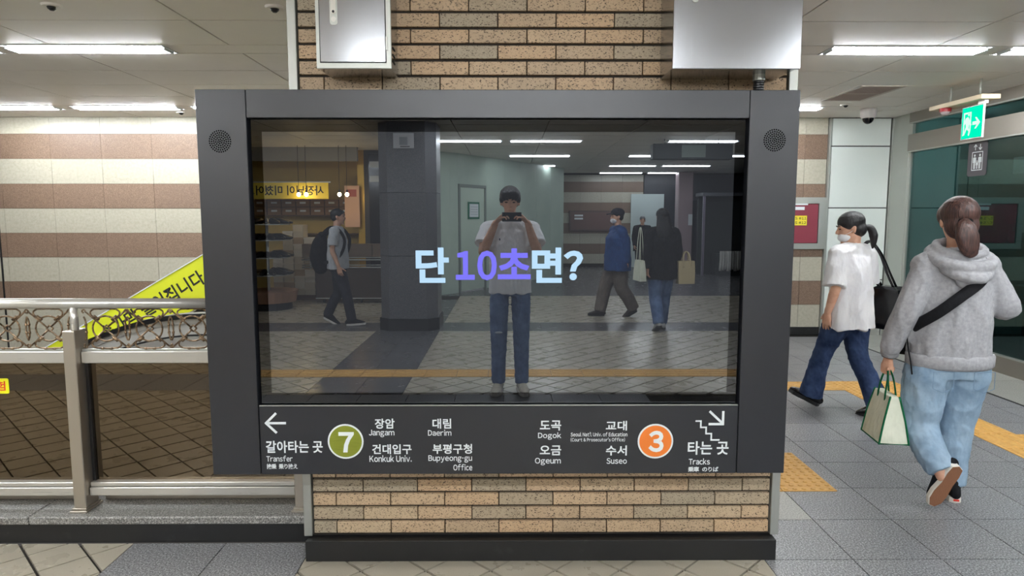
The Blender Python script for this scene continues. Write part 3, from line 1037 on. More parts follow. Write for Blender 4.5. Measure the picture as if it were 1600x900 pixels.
# wrought module, drawn in local coordinates (x across, z up, height 0.18)
def arc(cx, cz, rx, rz, a0, a1, n=12, y=0.0):
    return [(cx + rx * math.cos(R(a0 + (a1 - a0) * k / n)), y, cz + rz * math.sin(R(a0 + (a1 - a0) * k / n))) for k in range(n + 1)]
def wrought():
    G = []
    def t(pts, r=0.0042, sub=1):
        G.append(loft(pts, [r] * len(pts), n=6, sub=sub, ref=(0.0, 1.0, 0.01), cap='flat'))
    G.append(loft(arc(0, 0, 0.060, 0.058, 0, 360, 24)[:-1], [0.0042] * 24, n=6, sub=1, ref=(0, 1, 0), closed=True))
    for sx in (-1, 1):
        for sz in (-1, 1):
            t([(sx * 0.008, 0.004 * sx * sz, sz * 0.008), (sx * 0.088, 0.004 * sx * sz, sz * 0.080)])
            t([(sx * 0.045, 0, sz * 0.052), (sx * 0.062, 0, sz * 0.060), (sx * 0.066, 0, sz * 0.078), (sx * 0.050, 0, sz * 0.090)], 0.0040, 4)     # scroll
            t([(sx * 0.088, 0, sz * 0.080), (sx * 0.096, 0, sz * 0.088), (sx * 0.104, 0, sz * 0.080), (sx * 0.098, 0, sz * 0.071)], 0.0040, 4)
            t([(sx * 0.030, 0, sz * 0.040), (sx * 0.052, 0, sz * 0.058)], 0.0075)                                                       # clasp
    for sz in (-1, 1):
        t([(-0.050, 0, sz * 0.090), (0.0, 0, sz * 0.0925), (0.050, 0, sz * 0.090)], 0.0040, 3)
        for q in (-0.02, 0.02): t([(q - 0.006, 0, sz * 0.093), (q + 0.006, 0, sz * 0.093)], 0.0062)
    for q in range(4):
        a0, a1 = 90 * q, 90 * q + 90
        t([(0.0155 * math.cos(R(a0)), 0.006, 0.0155 * math.sin(R(a0))), (0.0155 * math.cos(R(a1)), 0.006, 0.0155 * math.sin(R(a1)))], 0.004)
    for sx in (-1, 1):
        t([(sx * 0.098, 0, 0.055), (sx * 0.090, 0, 0.03), (sx * 0.090, 0, -0.03), (sx * 0.098, 0, -0.055)], 0.0042, 3)
        for q in (0.018, -0.018): t([(sx * 0.090, 0, q - 0.005), (sx * 0.090, 0, q + 0.005)], 0.0065)
    V, F = join(G)
    me = bpy.data.meshes.new('ironwork'); me.from_pydata([tuple(v) for v in V], [], F)
    me.polygons.foreach_set('use_smooth', [True] * len(me.polygons)); me.materials.append(M_BRONZE)
    return me
WM = wrought()
for cx in [-1.810 + 0.1985 * k for k in range(5)] + [-2.070 - 0.193 * k for k in range(5)] + [-3.08 - 0.195 * k for k in range(4)]:
    o = bpy.data.objects.new('ironwork', WM); COL.objects.link(o); o.location = (cx, 0.352, 0.987); par(o, rl)
# danger sticker on the glass
st_ = empty('warning_sticker', (-2.25, 0.348, 0.72))
tag(st_, 'yellow warning sticker with red letters on brown railing glass, frame edge', 'sticker')
poly_prism('backing', rrect(-2.51, -2.293, 0.676, 0.748, 0.008), 'y', 0.3755, 0.3778, simple('sticker_yellow', c(238, 236, 30), 0.4), st_)
text('lettering', '추락위험', -2.495, -2.308, 0.690, 0.736, M_REDT, st_, 0.3754, 0.02, 0.0008)

# ---- escalator whose balustrade curves onto the landing behind the railing
es = empty('escalator', (-2.5, 1.3, -0.2))
tag(es, 'escalator with black handrail and curved steel balustrade behind the railing', 'escalator')
def esc_path(off):
    s = math.tan(R(30))
    P = [(-6.6 + 0.4 * k, 0.69 + off - s * (4.0 - 0.4 * k)) for k in range(11)]
    for k in range(1, 9):
        t = k / 9.0
        P.append((-2.6 + 0.85 * t, 0.69 + off + s * 0.85 * (t - t * t / 2)))
    for x in (-1.75, -0.90): P.append((x, 0.69 + off + s * 0.425))
    return P
def esc_band(name, off0, off1, y0, y1, mat):
    A, B = esc_path(off0), esc_path(off1)
    V, F = [], []
    for (xa, za), (xb, zb) in zip(A, B):
        V += [(xa, y0, za), (xb, y0, zb), (xb, y1, zb), (xa, y1, za)]
    n = len(A)
    for i in range(n - 1):
        for k in range(4):
            F.append((i * 4 + k, i * 4 + (k + 1) % 4, (i + 1) * 4 + (k + 1) % 4, (i + 1) * 4 + k))
    F += [(0, 1, 2, 3), ((n - 1) * 4 + 3, (n - 1) * 4 + 2, (n - 1) * 4 + 1, (n - 1) * 4)]
    o = mk(name, V, F, mat, es)
    bm = bmesh.new(); bm.from_mesh(o.data); bmesh.ops.recalc_face_normals(bm, faces=bm.faces); bm.to_mesh(o.data); bm.free()
    return o
esc_band('handrail', -0.028, 0.0, 1.18, 1.26, M_BLACKP)
esc_band('handrail_guide', -0.058, -0.028, 1.195, 1.245, M_STEEL2)
esc_band('balustrade_panel', -0.125, -0.058, 1.205, 1.235, M_ESC)
esc_band('balustrade_groove', -0.137, -0.125, 1.21, 1.23, M_GAP)
esc_band('inner_deck', -0.20, -0.137, 1.19, 1.25, M_STEEL2)
esc_band('deck_shadow_gap', -0.262, -0.245, 1.205, 1.235, M_GAP)
esc_band('deck_moulding', -0.245, -0.20, 1.15, 1.30, M_STEEL2)
esc_band('skirt_panel', -0.60, -0.245, 1.20, 1.25, M_STEELW)
esc_band('outer_truss', -1.15, -0.60, 1.16, 1.30, M_STEELW)

# ---- far escalator side carrying the yellow banner
up = empty('inclined_escalator', (-2.8, 3.2, -0.4))
tag(up, 'farther inclined escalator side panel below the yellow banner', 'escalator')
A0 = np.array([-3.953, 0.373])          # a point of the banner's top edge
dirn = np.array([math.cos(R(29.9)), math.sin(R(29.9))]); nrm = np.array([-dirn[1], dirn[0]])
def slant(name, a0, a1, n0, n1, y0, y1, mat, parent):
    P = [tuple(A0 + dirn * a + nrm * n) for a, n in ((a0, n0), (a1, n0), (a1, n1), (a0, n1))]
    return poly_prism(name, P, 'y', y0, y1, mat, parent)
slant('handrail', -1.2, 3.9, -0.42, -0.37, 3.07, 3.15, M_BLACKP, up)
slant('balustrade_panel', -1.2, 3.9, -0.75, -0.42, 3.09, 3.13, M_ESC, up)
slant('side_truss', -1.2, 3.9, -1.35, -0.75, 3.06, 3.18, M_ESC, up)
bn = empty('yellow_banner', (-3.0, 3.02, 0.6))
tag(bn, 'bright yellow banner with black Korean lettering slanting up behind the railing', 'banner')
slant('cloth', 0.0, 3.0, -0.36, 0.0, 3.028, 3.034, M_YELLOW, bn)
slant('edge_strip', 0.0, 3.0, -0.004, 0.004, 3.022, 3.036, M_WHITE, bn)
slant('banner_backing', 0.0, 3.0, -0.37, -0.35, 3.034, 3.044, M_STEELW, bn)
fr = ((A0[0], 3.0275, A0[1]), (dirn[0], 0, dirn[1]), (nrm[0], 0, nrm[1]), (0, -1, 0))
text('lettering', '손가막 떨어집니다.', 0.48, 1.54, -0.22, -0.085, M_BLACKT, bn, 0, 0.02, 0.001, fr)
# ---- ceiling detectors on the left
def detector(x, y, label):
    e = empty('smoke_detector', (x, y, 2.70)); tag(e, label, 'detector', 'ceiling detectors')
    mk('base', *loft([(x, y, 2.70), (x, y, 2.688)], [0.055, 0.05], n=18, sub=1, cap='flat'), M_CEIL, e, smooth=False)
    mk('sensor_head', *loft([(x, y, 2.688), (x, y, 2.678), (x, y, 2.668)], [0.026, 0.022, 0.010], n=14, sub=1, cap='flat'), M_BLACKP, e, smooth=False)
detector(-2.57, 1.30, 'small dark smoke detector on ceiling, top edge far left')
detector(-1.31, 1.33, 'small dark smoke detector on ceiling beside the pillar')
detector(-3.75, 5.29, 'tiny smoke detector near the striped wall, left of the display')
detector(3.69, 4.70, 'tiny smoke detector beside the ceiling vent')
# ================================================================ RIGHT: ELEVATOR FRONT, SIGNS, CEILING FITTINGS
XG = 4.78
el = empty('elevator_enclosure', (4.9, 3.0, 0))
tag(el, 'glass elevator enclosure with grey steel frame and dark teal panes', 'elevator')
M_ELF = steel('elevator_steel', c(150, 144, 136), 0.4, (300, 4, 300), 0.08, 0.7)
def ex(name, y0, y1, z0, z1, m=M_ELF, d0=0.0, d1=0.09, b=0.0):
    return box(name, XG + d0, XG + d1, y0, y1, z0, z1, m, el, b)
ex('corner_post', 5.32, 5.66, 0.0, 2.70, M_TRIM, -0.01, 0.10, 0.004)
ex('fascia', -1.5, 5.32, 2.585, 2.70, M_ELF, -0.02, 0.10)
ex('fascia_edge', -1.5, 5.32, 2.575, 2.590, M_TRIM, -0.026, 0.02)
ex('transom_beam', -1.5, 5.32, 2.255, 2.452, M_ELF, -0.025, 0.10)
ex('transom_edge', -1.5, 5.32, 2.245, 2.257, M_TRIM, -0.030, 0.02)
ex('sill_beam', -1.5, 5.32, 0.0, 0.165, M_ELF, -0.02, 0.10)
ex('sill_edge', -1.5, 5.32, 0.160, 0.172, M_TRIM, -0.026, 0.02)
ex('transom_end', 5.26, 5.32, 2.452, 2.585, M_TRIM, -0.012, 0.05)
for y0, y1 in ((2.3, 5.26), (-1.5, 2.3)):
    ex('transom_pane', y0 + 0.004, y1 - 0.004, 2.452, 2.585, M_TEAL, 0.02, 0.03)
for y0, y1 in ((4.30, 5.31), (2.60, 4.29), (0.90, 2.59), (-1.5, 0.89)):
    ex('glass_pane', y0, y1, 0.165, 2.255, M_TEAL, 0.02, 0.032)
ex('pane_stile', 5.28, 5.32, 0.165, 2.255, M_TRIM, 0.0, 0.04)
# inside the shaft: landing wall, cabin and cross beams
M_SHAFT = simple('shaft_wall', c(150, 180, 177), 0.6)
M_CABIN = simple('cabin_dark', c(40, 46, 48), 0.4)
box('shaft_back_wall', 6.60, 6.70, -1.5, 5.7, 0.0, 2.70, M_SHAFT, el)
box('shaft_end_wall', 4.90, 6.60, 5.60, 5.70, 0.0, 2.70, M_SHAFT, el)
box('shaft_floor', 4.88, 6.60, -1.5, 5.6, 0.0, 0.02, M_CABIN, el)
box('cabin_side', 5.45, 6.5, 1.2, 4.25, 0.03, 2.3, M_CABIN, el)
for z in (0.62, 1.25, 1.93):
    box('cross_beam', 5.25, 5.44, 1.0, 4.28, z, z + 0.17, simple('beam_grey', c(140, 158, 155), 0.5), el)
for y in (1.6, 2.9):
    box('guide_rail', 5.34, 5.44, y, y + 0.09, 0.03, 2.6, M_CABIN, el)
for y in (0.2, 2.4, 4.5):
    v, f = loft([(4.92, y, 2.36), (4.92, y + 0.8, 2.36)], [0.014, 0.014], n=8, sub=1, cap='flat', ref=(0, 0, 1)); mk('shaft_fill_tube', v, f, M_TUBE, el)  # unseen fill tubes behind the transom beam, added to brighten the shaft
box('shaft_ceiling', 4.90, 6.60, -1.5, 5.6, 2.66, 2.70, M_SHAFT, el)
for z in (0.9, 1.62, 2.2):
    box('wall_joint', 6.585, 6.60, -1.5, 5.6, z, z + 0.02, M_GAP, el)

# pictogram plate on the pane
pl = empty('elevator_sign', (4.797, 4.17, 1.95))
tag(pl, 'grey rounded plate with white elevator pictogram and arrows on the glass', 'sign')
M_PLATE = simple('plate_grey', c(84, 80, 86), 0.5)
def yz(name, P, m, d=0.0006, base=0.0):
    return poly_prism(name, P, 'x', 4.7985 - base - d, 4.7985 - base, m, pl)
y0, y1, z0, z1 = 4.03, 4.31, 1.945, 2.24
yz('plate', rrect(y0, y1, z0 - 0.04, z1 + 0.005, 0.03), M_PLATE, 0.004)
cy = 4.17
def strip(segs, w, base=0.0041):
    G = []
    for (a, b), (d, e) in segs:
        l = math.hypot(d - a, e - b); nx, nz = -(e - b) / l * w / 2, (d - a) / l * w / 2
        P = [(a + nx, b + nz), (d + nx, e + nz), (d - nx, e - nz), (a - nx, b - nz)]
        V = [(4.7985 - base - 0.0008, p, q) for p, q in P] + [(4.7985 - base, p, q) for p, q in P]
        G.append((V, [(0, 1, 2, 3), (7, 6, 5, 4), (0, 4, 5, 1), (1, 5, 6, 2), (2, 6, 7, 3), (3, 7, 4, 0)]))
    return G
for s, up_ in ((0.035, True), (-0.035, False)):
    yc = cy + s
    za, zb = 2.165, 2.222
    tip = zb if up_ else za
    k = -1 if up_ else 1
    mk('arrow', *join(strip([((yc, za), (yc, zb)), ((yc, tip), (yc - 0.022, tip + k * 0.024)), ((yc, tip), (yc + 0.022, tip + k * 0.024))], 0.009)), M_WHITE, pl)
q0, q1, r0, r1 = cy - 0.075, cy + 0.075, 1.965, 2.145
mk('cabin_outline', *join(strip([((q0, r0), (q0, r1)), ((q0, r1), (q1, r1)), ((q1, r1), (q1, r0)), ((q1, r0), (q0, r0))], 0.008)), M_WHITE, pl)
for yc, h, w in ((cy + 0.038, 0.15, 0.017), (cy - 0.038, 0.15, 0.017), (cy, 0.085, 0.011)):
    zb = 1.977
    G = strip([((yc, zb + h * 0.42), (yc, zb + h * 0.78))], w * 1.7) + strip([((yc - w * 0.45, zb), (yc - w * 0.45, zb + h * 0.45)), ((yc + w * 0.45, zb), (yc + w * 0.45, zb + h * 0.45))], w * 0.62) \
        + strip([((yc - w * 1.15, zb + h * 0.42), (yc - w * 1.15, zb + h * 0.76)), ((yc + w * 1.15, zb + h * 0.42), (yc + w * 1.15, zb + h * 0.76))], w * 0.4)
    P = disc_pts(yc, zb + h * 0.9, h * 0.085, 12)
    G.append(([(4.7985 - 0.0049, a, b) for a, b in P], [tuple(range(12))]))
    mk('figure', *join(G), M_WHITE, pl)

# emergency exit sign hung from the ceiling
exs = empty('exit_sign', (4.19, 3.36, 2.2))
tag(exs, 'glowing green emergency exit sign hanging below a cream bar', 'sign')
M_GREEN = emis('exit_green', c(0, 226, 176), LIT * 1.25)
M_GLOWW = emis('exit_white', c(228, 255, 246), LIT)
box('light_case', 4.172, 4.190, 3.235, 3.515, 2.185, 2.475, simple('case_white', c(226, 232, 230), 0.4), exs, 0.003)
def xz(P, d=0.0):
    return poly_prism('p', P, 'x', 4.1712 - d, 4.1722 - d, M_GLOWW)
pf = poly_prism('green_face', rrect(3.243, 3.507, 2.193, 2.467, 0.004), 'x', 4.1708, 4.1722, M_GREEN, exs)
def face(name, geo_pts, mat, d):
    return poly_prism(name, geo_pts, 'x', 4.1708 - d - 0.0006, 4.1708 - d, mat, exs)
# doorway, running figure and arrow (seen from -X the Y axis runs right to left)
face('doorway', [(3.485, 2.235), (3.485, 2.425), (3.385, 2.425), (3.385, 2.26), (3.40, 2.26), (3.40, 2.41), (3.47, 2.41), (3.47, 2.235)], M_GLOWW, 0.0)
face('runner_body', [(3.455, 2.375), (3.425, 2.385), (3.395, 2.345), (3.375, 2.31), (3.385, 2.30), (3.405, 2.315), (3.41, 2.285), (3.385, 2.255), (3.40, 2.215), (3.415, 2.22), (3.408, 2.255), (3.435, 2.275), (3.465, 2.225), (3.49, 2.22), (3.488, 2.235), (3.475, 2.24), (3.447, 2.30), (3.455, 2.33), (3.475, 2.31), (3.485, 2.32), (3.47, 2.35)], M_GLOWW, 0.0008)
face('runner_head', disc_pts(3.415, 2.402, 0.016, 14), M_GREEN, 0.0012)
face('runner_head', disc_pts(3.415, 2.402, 0.012, 14), M_GLOWW, 0.0018)
face('arrow', [(3.365, 2.335), (3.31, 2.335), (3.335, 2.37), (3.315, 2.37), (3.265, 2.32), (3.315, 2.27), (3.335, 2.27), (3.31, 2.305), (3.365, 2.305)], M_GLOWW, 0.0)
box('hanger_clip', 4.165, 4.200, 3.22, 3.30, 2.475, 2.505, M_LAMPW, exs)
hb = empty('hanging_bar', (4.19, 3.5, 2.5))
tag(hb, 'cream equipment bar hung on two rods above the exit sign', 'bar')
box('tray', 4.105, 4.275, 3.18, 3.90, 2.505, 2.545, simple('cream_paint', c(226, 206, 172), 0.5), hb, 0.003)
for y in (3.32, 3.72):
    tubeobj('rod', [(4.19, y, 2.545), (4.19, y, 2.70)], 0.009, M_TRIM, hb, 8, 1)
sr = empty('fire_siren', (4.15, 3.72, 2.45))
tag(sr, 'red alarm strobe with clear lens under the hanging bar', 'alarm')
mk('red_base', *loft([(4.15, 3.72, 2.505), (4.15, 3.72, 2.472)], [0.05, 0.048], n=18, sub=1, cap='flat'), M_RED, sr, smooth=False)
mk('lens', *loft([(4.15, 3.72, 2.472), (4.15, 3.72, 2.455), (4.15, 3.72, 2.442)], [0.043, 0.036, 0.015], n=16, sub=2, cap='flat'), simple('clear_lens', c(210, 190, 190), 0.1), sr, smooth=True)

# dome camera and ceiling vent
dc = empty('dome_camera', (4.10, 5.0, 2.70)); tag(dc, 'white dome surveillance camera with black lens bubble on the ceiling', 'camera')
mk('housing', *loft([(4.10, 5.0, 2.70), (4.10, 5.0, 2.67), (4.10, 5.0, 2.62), (4.10, 5.0, 2.595)], [0.085, 0.088, 0.082, 0.066], n=24, sub=2, cap='flat'), simple('cctv_white', c(226, 220, 218), 0.4), dc, smooth=True)
v, f = ell((4.10, 5.0, 2.597), (0.060, 0.060, 0.066)); mk('lens_bubble', v, f, simple('dark_dome', c(16, 18, 24), 0.06), dc, smooth=True)
vt = empty('ceiling_vent', (3.52, 4.02, 2.70)); tag(vt, 'rectangular louvred air vent in the ceiling near the elevator', 'vent')
M_VENT = simple('vent_paint', c(206, 196, 188), 0.5)
x0, x1, y0, y1 = 3.33, 3.70, 3.66, 4.40
mk('frame', *join([boxg(x0 - 0.03, x1 + 0.03, y0 - 0.03, y0, 2.690, 2.70), boxg(x0 - 0.03, x1 + 0.03, y1, y1 + 0.03, 2.690, 2.70),
                   boxg(x0 - 0.03, x0, y0, y1, 2.690, 2.70), boxg(x1, x1 + 0.03, y0, y1, 2.690, 2.70)]), M_VENT, vt)
box('divider', x0, x1, (y0 + y1) / 2 - 0.008, (y0 + y1) / 2 + 0.008, 2.691, 2.699, M_VENT, vt)
for k in range(15):
    xx = x0 + 0.012 + k * (x1 - x0 - 0.02) / 14.5
    box('slat', xx - 0.008, xx + 0.008, y0, y1, 2.693, 2.696, simple('vent_slat', c(172, 150, 142), 0.6), vt)
# hydrant cabinet in the striped wall
hy = empty('hydrant_cabinet', (3.6, 5.68, 1.09)); tag(hy, 'red fire hydrant cabinet with steel frame on the striped wall', 'cabinet')
hx0, hx1, hz0, hz1 = 3.15, 3.985, 1.09, 1.73
mk('steel_frame', *join([boxg(hx0, hx1, 5.655, 5.70, hz1 - 0.075, hz1), boxg(hx0, hx1, 5.655, 5.70, hz0, hz0 + 0.07),
                         boxg(hx0, hx0 + 0.07, 5.655, 5.70, hz0 + 0.07, hz1 - 0.075), boxg(hx1 - 0.085, hx1, 5.655, 5.70, hz0 + 0.07, hz1 - 0.075)]), M_TRIM, hy)
hd = box('door', hx0 + 0.075, hx1 - 0.09, 5.662, 5.69, hz0 + 0.075, hz1 - 0.08, simple('hydrant_red', c(140, 66, 78), 0.22), hy, 0.004)
lb = box('yellow_label', 3.52, 3.755, 5.6595, 5.662, 1.385, 1.505, simple('label_yellow', c(240, 220, 60), 0.5)); onp(hd, lb)
onp(hd, text('lettering', 'E/S #11', 3.53, 3.745, 1.452, 1.492, M_BLACKT, None, 5.6592, 0.012, 0.001))
onp(hd, text('lettering', 'E/S #12', 3.53, 3.745, 1.398, 1.438, M_BLACKT, None, 5.6592, 0.012, 0.001))
onp(hd, box('white_label', 3.56, 3.76, 5.6595, 5.662, 1.655 - 0.02, 1.655 + 0.01, M_WHITE))
onp(hd, box('paper_label', 3.58, 3.72, 5.6595, 5.662, 1.575, 1.615, M_WHITE))
# ================================================================ THE HALL BEHIND THE PHOTOGRAPHER (mirrored in the screen)
# granite column
gc = empty('granite_column', (-1.265, -6.4, 0))
tag(gc, 'thick dark granite column with chamfered corners reflected left in the screen', 'column')
def octo(x0, x1, y0, y1, ch):
    return [(x0 + ch, y0), (x1 - ch, y0), (x1, y0 + ch), (x1, y1 - ch), (x1 - ch, y1), (x0 + ch, y1), (x0, y1 - ch), (x0, y0 + ch)]
M_COLG = granite('column_granite', c(70, 70, 74), c(98, 98, 102), c(130, 130, 134), 0.35)
for z0, z1 in ((0.16, 0.98), (0.985, 1.80), (1.805, 2.70)):
    poly_prism('stone_course', octo(-1.64, -0.89, -6.80, -6.03, 0.13), 'z', z0, z1, M_COLG, gc)
poly_prism('plinth', octo(-1.66, -0.87, -6.82, -6.01, 0.13), 'z', 0.0, 0.16, M_PLINTH, gc)
np_ = empty('notice_box', (-1.29, -6.0, 2.36)); tag(np_, 'pale notice plate high on the reflected granite column', 'sign')
box('plate', -1.42, -1.16, -6.03, -6.005, 2.36, 2.55, simple('notice_grey', c(188, 188, 192), 0.5), np_)
box('panel', -1.34, -1.24, -6.005, -5.995, 2.40, 2.50, simple('notice_mid', c(140, 142, 148), 0.5), np_)
box('slot', -1.33, -1.21, -6.004, -5.998, 2.375, 2.385, M_GAP, np_)

# pale green partition with door
M_GREENW = simple('pale_green_panel', c(188, 204, 190), 0.5, var=(0.8, c(176, 192, 180), 0.4, 0.7))
wf = empty('wall_front', (-0.9, -10.4, 0)); tag(wf, 'pale green panel wall with a door, reflected behind the photographer', kind='structure')
P0, P1, P2 = Vector((-1.50, -9.75, 0)), Vector((-0.92, -10.40, 0)), Vector((1.46, -14.45, 0))
def seg_panel(name, a, b, z0, z1, mat, parent, th=0.06, off=0.0):
    d = (b - a).normalized(); n = Vector((-d.y, d.x, 0))
    if n.y < 0: n = -n
    V = []
    for p in (a, b):
        for q in (off, off - th):
            for z in (z0, z1):
                V.append((p + n * q) + Vector((0, 0, z)))
    F = [(0, 1, 5, 4), (2, 6, 7, 3), (0, 4, 6, 2), (1, 3, 7, 5), (0, 2, 3, 1), (4, 5, 7, 6)]
    o = mk(name, V, F, mat, parent)
    bm = bmesh.new(); bm.from_mesh(o.data); bmesh.ops.recalc_face_normals(bm, faces=bm.faces); bm.to_mesh(o.data); bm.free()
    return o
def along(a, b, n, z0, z1, nm, mat, parent, th=0.06, off=0.0):
    for k in range(n):
        p = a.lerp(b, k / n + 0.0006); q = a.lerp(b, (k + 1) / n - 0.0006)
        seg_panel(nm, p, q, z0, z1, mat, parent, th, off)
along(P0, P1, 4, 0.0, 2.70, 'green_panel', M_GREENW, wf)
D0, D1 = P1.lerp(P2, 0.005), P1.lerp(P2, 0.215)
along(D1, P2, 5, 0.0, 2.70, 'green_panel', M_GREENW, wf)
seg_panel('green_panel', P1, D1, 2.12, 2.70, M_GREENW, wf)
seg_panel('green_panel', Vector((1.46, -14.45, 0)), Vector((1.52, -17.2, 0)), 0, 2.70, M_GREENW, wf)
dd = empty('door_1', tuple(D0)); tag(dd, 'pale green door carrying a green framed notice, reflected beside the photographer', kind='structure')
seg_panel('door_leaf', D0.lerp(D1, 0.06), D0.lerp(D1, 0.95), 0.02, 2.06, simple('door_green', c(196, 212, 196), 0.45), dd, 0.05, -0.015)
for a, b in ((0.0, 0.05), (0.96, 1.0)):
    seg_panel('door_jamb', D0.lerp(D1, a), D0.lerp(D1, b), 0.0, 2.12, simple('jamb_grey', c(132, 142, 136), 0.5), dd, 0.06, 0.012)
seg_panel('door_head', D0, D1, 2.065, 2.12, simple('jamb_grey', c(132, 142, 136), 0.5), dd, 0.06, 0.012)
nt_ = empty('door_notice', tuple(D0.lerp(D1, 0.45))); tag(nt_, 'white paper in green frame on the reflected door', 'notice')
seg_panel('green_frame', D0.lerp(D1, 0.33), D0.lerp(D1, 0.75), 1.44, 1.78, simple('frame_green', c(28, 116, 86), 0.5), nt_, 0.01, 0.0)
seg_panel('paper', D0.lerp(D1, 0.38), D0.lerp(D1, 0.70), 1.48, 1.74, M_WHITE, nt_, 0.012, 0.006)
for k in range(4):
    seg_panel('print_line', D0.lerp(D1, 0.41), D0.lerp(D1, 0.67), 1.53 + 0.05 * k, 1.536 + 0.05 * k, simple('print_grey', c(120, 124, 128), 0.6), nt_, 0.013, 0.008)

# far striped wall and the things along it
wh = box('wall_far', 1.4, 9.0, -17.35, -17.22, 0.0, 2.84, M_GROUT); tag(wh, 'far striped stone wall of the hall reflected in the screen', kind='structure')
for (z0, z1, m) in rows:
    if z1 < 0.2: continue
    for k in range(4):
        wtile(1.55 + 0.62 * k, 2.17 + 0.62 * k, max(z0, 0.1), z1, m, wh, -17.20)
box('dark_cladding', 4.05, 9.0, -17.22, -17.18, 0.0, 2.70, simple('dark_clad', c(52, 54, 60), 0.4)).parent = wh
M_FPANEL = simple('far_white_panel', c(190, 202, 200), 0.4)
box('white_panel', 3.66, 4.62, -17.17, -17.1, 0.0, 2.14, M_FPANEL).parent = wh
fd = empty('advert_case', (2.4, -17.1, 1.0)); tag(fd, 'brown framed wall case on the far striped wall', 'case')
box('frame', 1.85, 3.2, -17.19, -17.10, 1.06, 1.66, simple('case_brown', c(96, 76, 72), 0.4), fd, 0.01)
box('glass', 1.90, 3.15, -17.10, -17.09, 1.11, 1.61, simple('case_glass', c(120, 96, 92), 0.1), fd)
for k in range(2): box('label', 2.0, 2.25, -17.09, -17.085, 1.40 + 0.09 * k, 1.45 + 0.09 * k, M_WHITE, fd)
fp = empty('far_pillar', (5.3, -16.0, 0)); tag(fp, 'pale pinkish pillar in the far hall, right of the woman in black', 'pillar')
box('shaft', 4.72, 5.12, -16.2, -15.8, 0.0, 2.70, simple('pillar_pink', c(168, 148, 152), 0.35), fp, 0.02)
box('foot', 4.70, 5.14, -16.22, -15.78, 0.0, 0.12, M_PLINTH, fp)
box('paper', 5.0, 5.11, -15.80, -15.79, 1.25, 1.55, M_WHITE, fp)
vm = empty('vending_machine', (5.55, -15.6, 0)); tag(vm, 'dark vending machine beside the far pillar', 'machine')
box('body', 5.18, 5.78, -16.1, -15.5, 0.06, 1.95, simple('vm_dark', c(36, 40, 52), 0.3), vm, 0.02)
box('front_glass', 5.24, 5.72, -15.5, -15.49, 0.9, 1.8, simple('vm_glass', c(62, 70, 92), 0.1), vm)
for k in range(4):
    for j in range(5):
        box('can', 5.28 + 0.085 * j, 5.335 + 0.085 * j, -15.49, -15.48, 0.96 + 0.2 * k, 1.08 + 0.2 * k, simple('can_%d' % ((k + j) % 3), (c(170, 170, 180), c(120, 130, 170), c(160, 120, 130))[(k + j) % 3], 0.4), vm)
box('slot', 5.3, 5.6, -15.5, -15.49, 0.3, 0.45, M_GAP, vm)
box('foot', 5.22, 5.74, -16.05, -15.55, 0.0, 0.06, M_BLACKP, vm)
kb = empty('kiosk_booth', (6.2, -14.4, 0)); tag(kb, 'dark booth with pale cloth over its counter at the far right of the reflection', 'booth')
box('rear_panel', 4.95, 6.4, -14.75, -14.68, 0.0, 2.0, simple('booth_dark', c(40, 46, 46), 0.5), kb)
box('roof', 4.90, 6.45, -14.78, -14.1, 2.0, 2.08, simple('booth_roof', c(84, 86, 92), 0.4), kb)
for x in (4.92, 6.38): box('upright', x, x + 0.05, -14.2, -14.12, 0.0, 2.0, simple('booth_post', c(120, 112, 128), 0.4), kb)
box('counter', 5.3, 6.3, -14.66, -14.2, 0.0, 0.55, simple('booth_dark', c(40, 46, 46), 0.5), kb)
G = []
for k in range(12):
    G.append(loft([(5.42 + 0.06 * k, -14.19 + 0.015 * (k % 2), 0.62), (5.42 + 0.06 * k, -14.17 + 0.02 * (k % 2), 0.4), (5.41 + 0.062 * k, -14.17, 0.12 + 0.02 * (k % 3))], [0.036, 0.04, 0.045], n=8, sub=2, cap='flat'))
mk('cloth', *join(G), simple('booth_cloth', c(178, 176, 170), 0.9), kb, smooth=True)
# hanging sign in the hall
hs = empty('hanging_sign', (2.9, -8.0, 2.4)); tag(hs, 'hanging direction sign box near the ceiling, top right of the reflection', 'sign')
box('case', 2.30, 3.55, -8.1, -7.9, 2.38, 2.62, simple('sign_case', c(70, 76, 80), 0.4), hs, 0.01)
box('lit_face', 2.75, 3.12, -7.90, -7.895, 2.41, 2.60, simple('sign_face', c(150, 164, 160), 0.4), hs)
for x in (2.5, 3.35): tubeobj('rod', [(x, -8.0, 2.62), (x, -8.0, 2.70)], 0.01, M_TRIM, hs, 8, 1)

# ---- shoe shop in warm light
sh = empty('shoe_shop', (-3.4, -9.9, 0)); tag(sh, 'warm lit shoe shop interior reflected left in the screen', 'shop')
M_SHOPW = simple('shop_yellow_wall', c(206, 176, 96), 0.6)
box('back_wall', -6.0, -2.55, -10.5, -10.4, 0.0, 2.70, M_SHOPW, sh)
box('side_wall', -2.60, -1.55, -9.9, -9.8, 0.0, 2.70, simple('shop_dark_wall', c(70, 66, 64), 0.5), sh)
box('gold_stile', -2.72, -2.60, -10.4, -9.8, 0.0, 2.70, simple('gold_trim', c(200, 160, 60), 0.35, 0.3), sh)
box('fascia', -6.0, -2.60, -9.35, -9.25, 2.46, 2.70, simple('shop_fascia', c(150, 146, 136), 0.5), sh)
box('floor_platform', -6.0, -2.72, -10.4, -9.3, 0.0, 0.1, simple('shop_step', c(120, 92, 76), 0.5), sh)
for z in (0.45, 0.8, 1.15, 1.5):
    box('shelf_board', -6.0, -2.8, -10.4, -10.1, z, z + 0.02, simple('shelf_wood', c(120, 96, 70), 0.6), sh)
gp = empty('glass_showcase', (-2.3, -9.7, 0)); tag(gp, 'dark glass shop panel with pale stripes beside the granite column', 'panel')
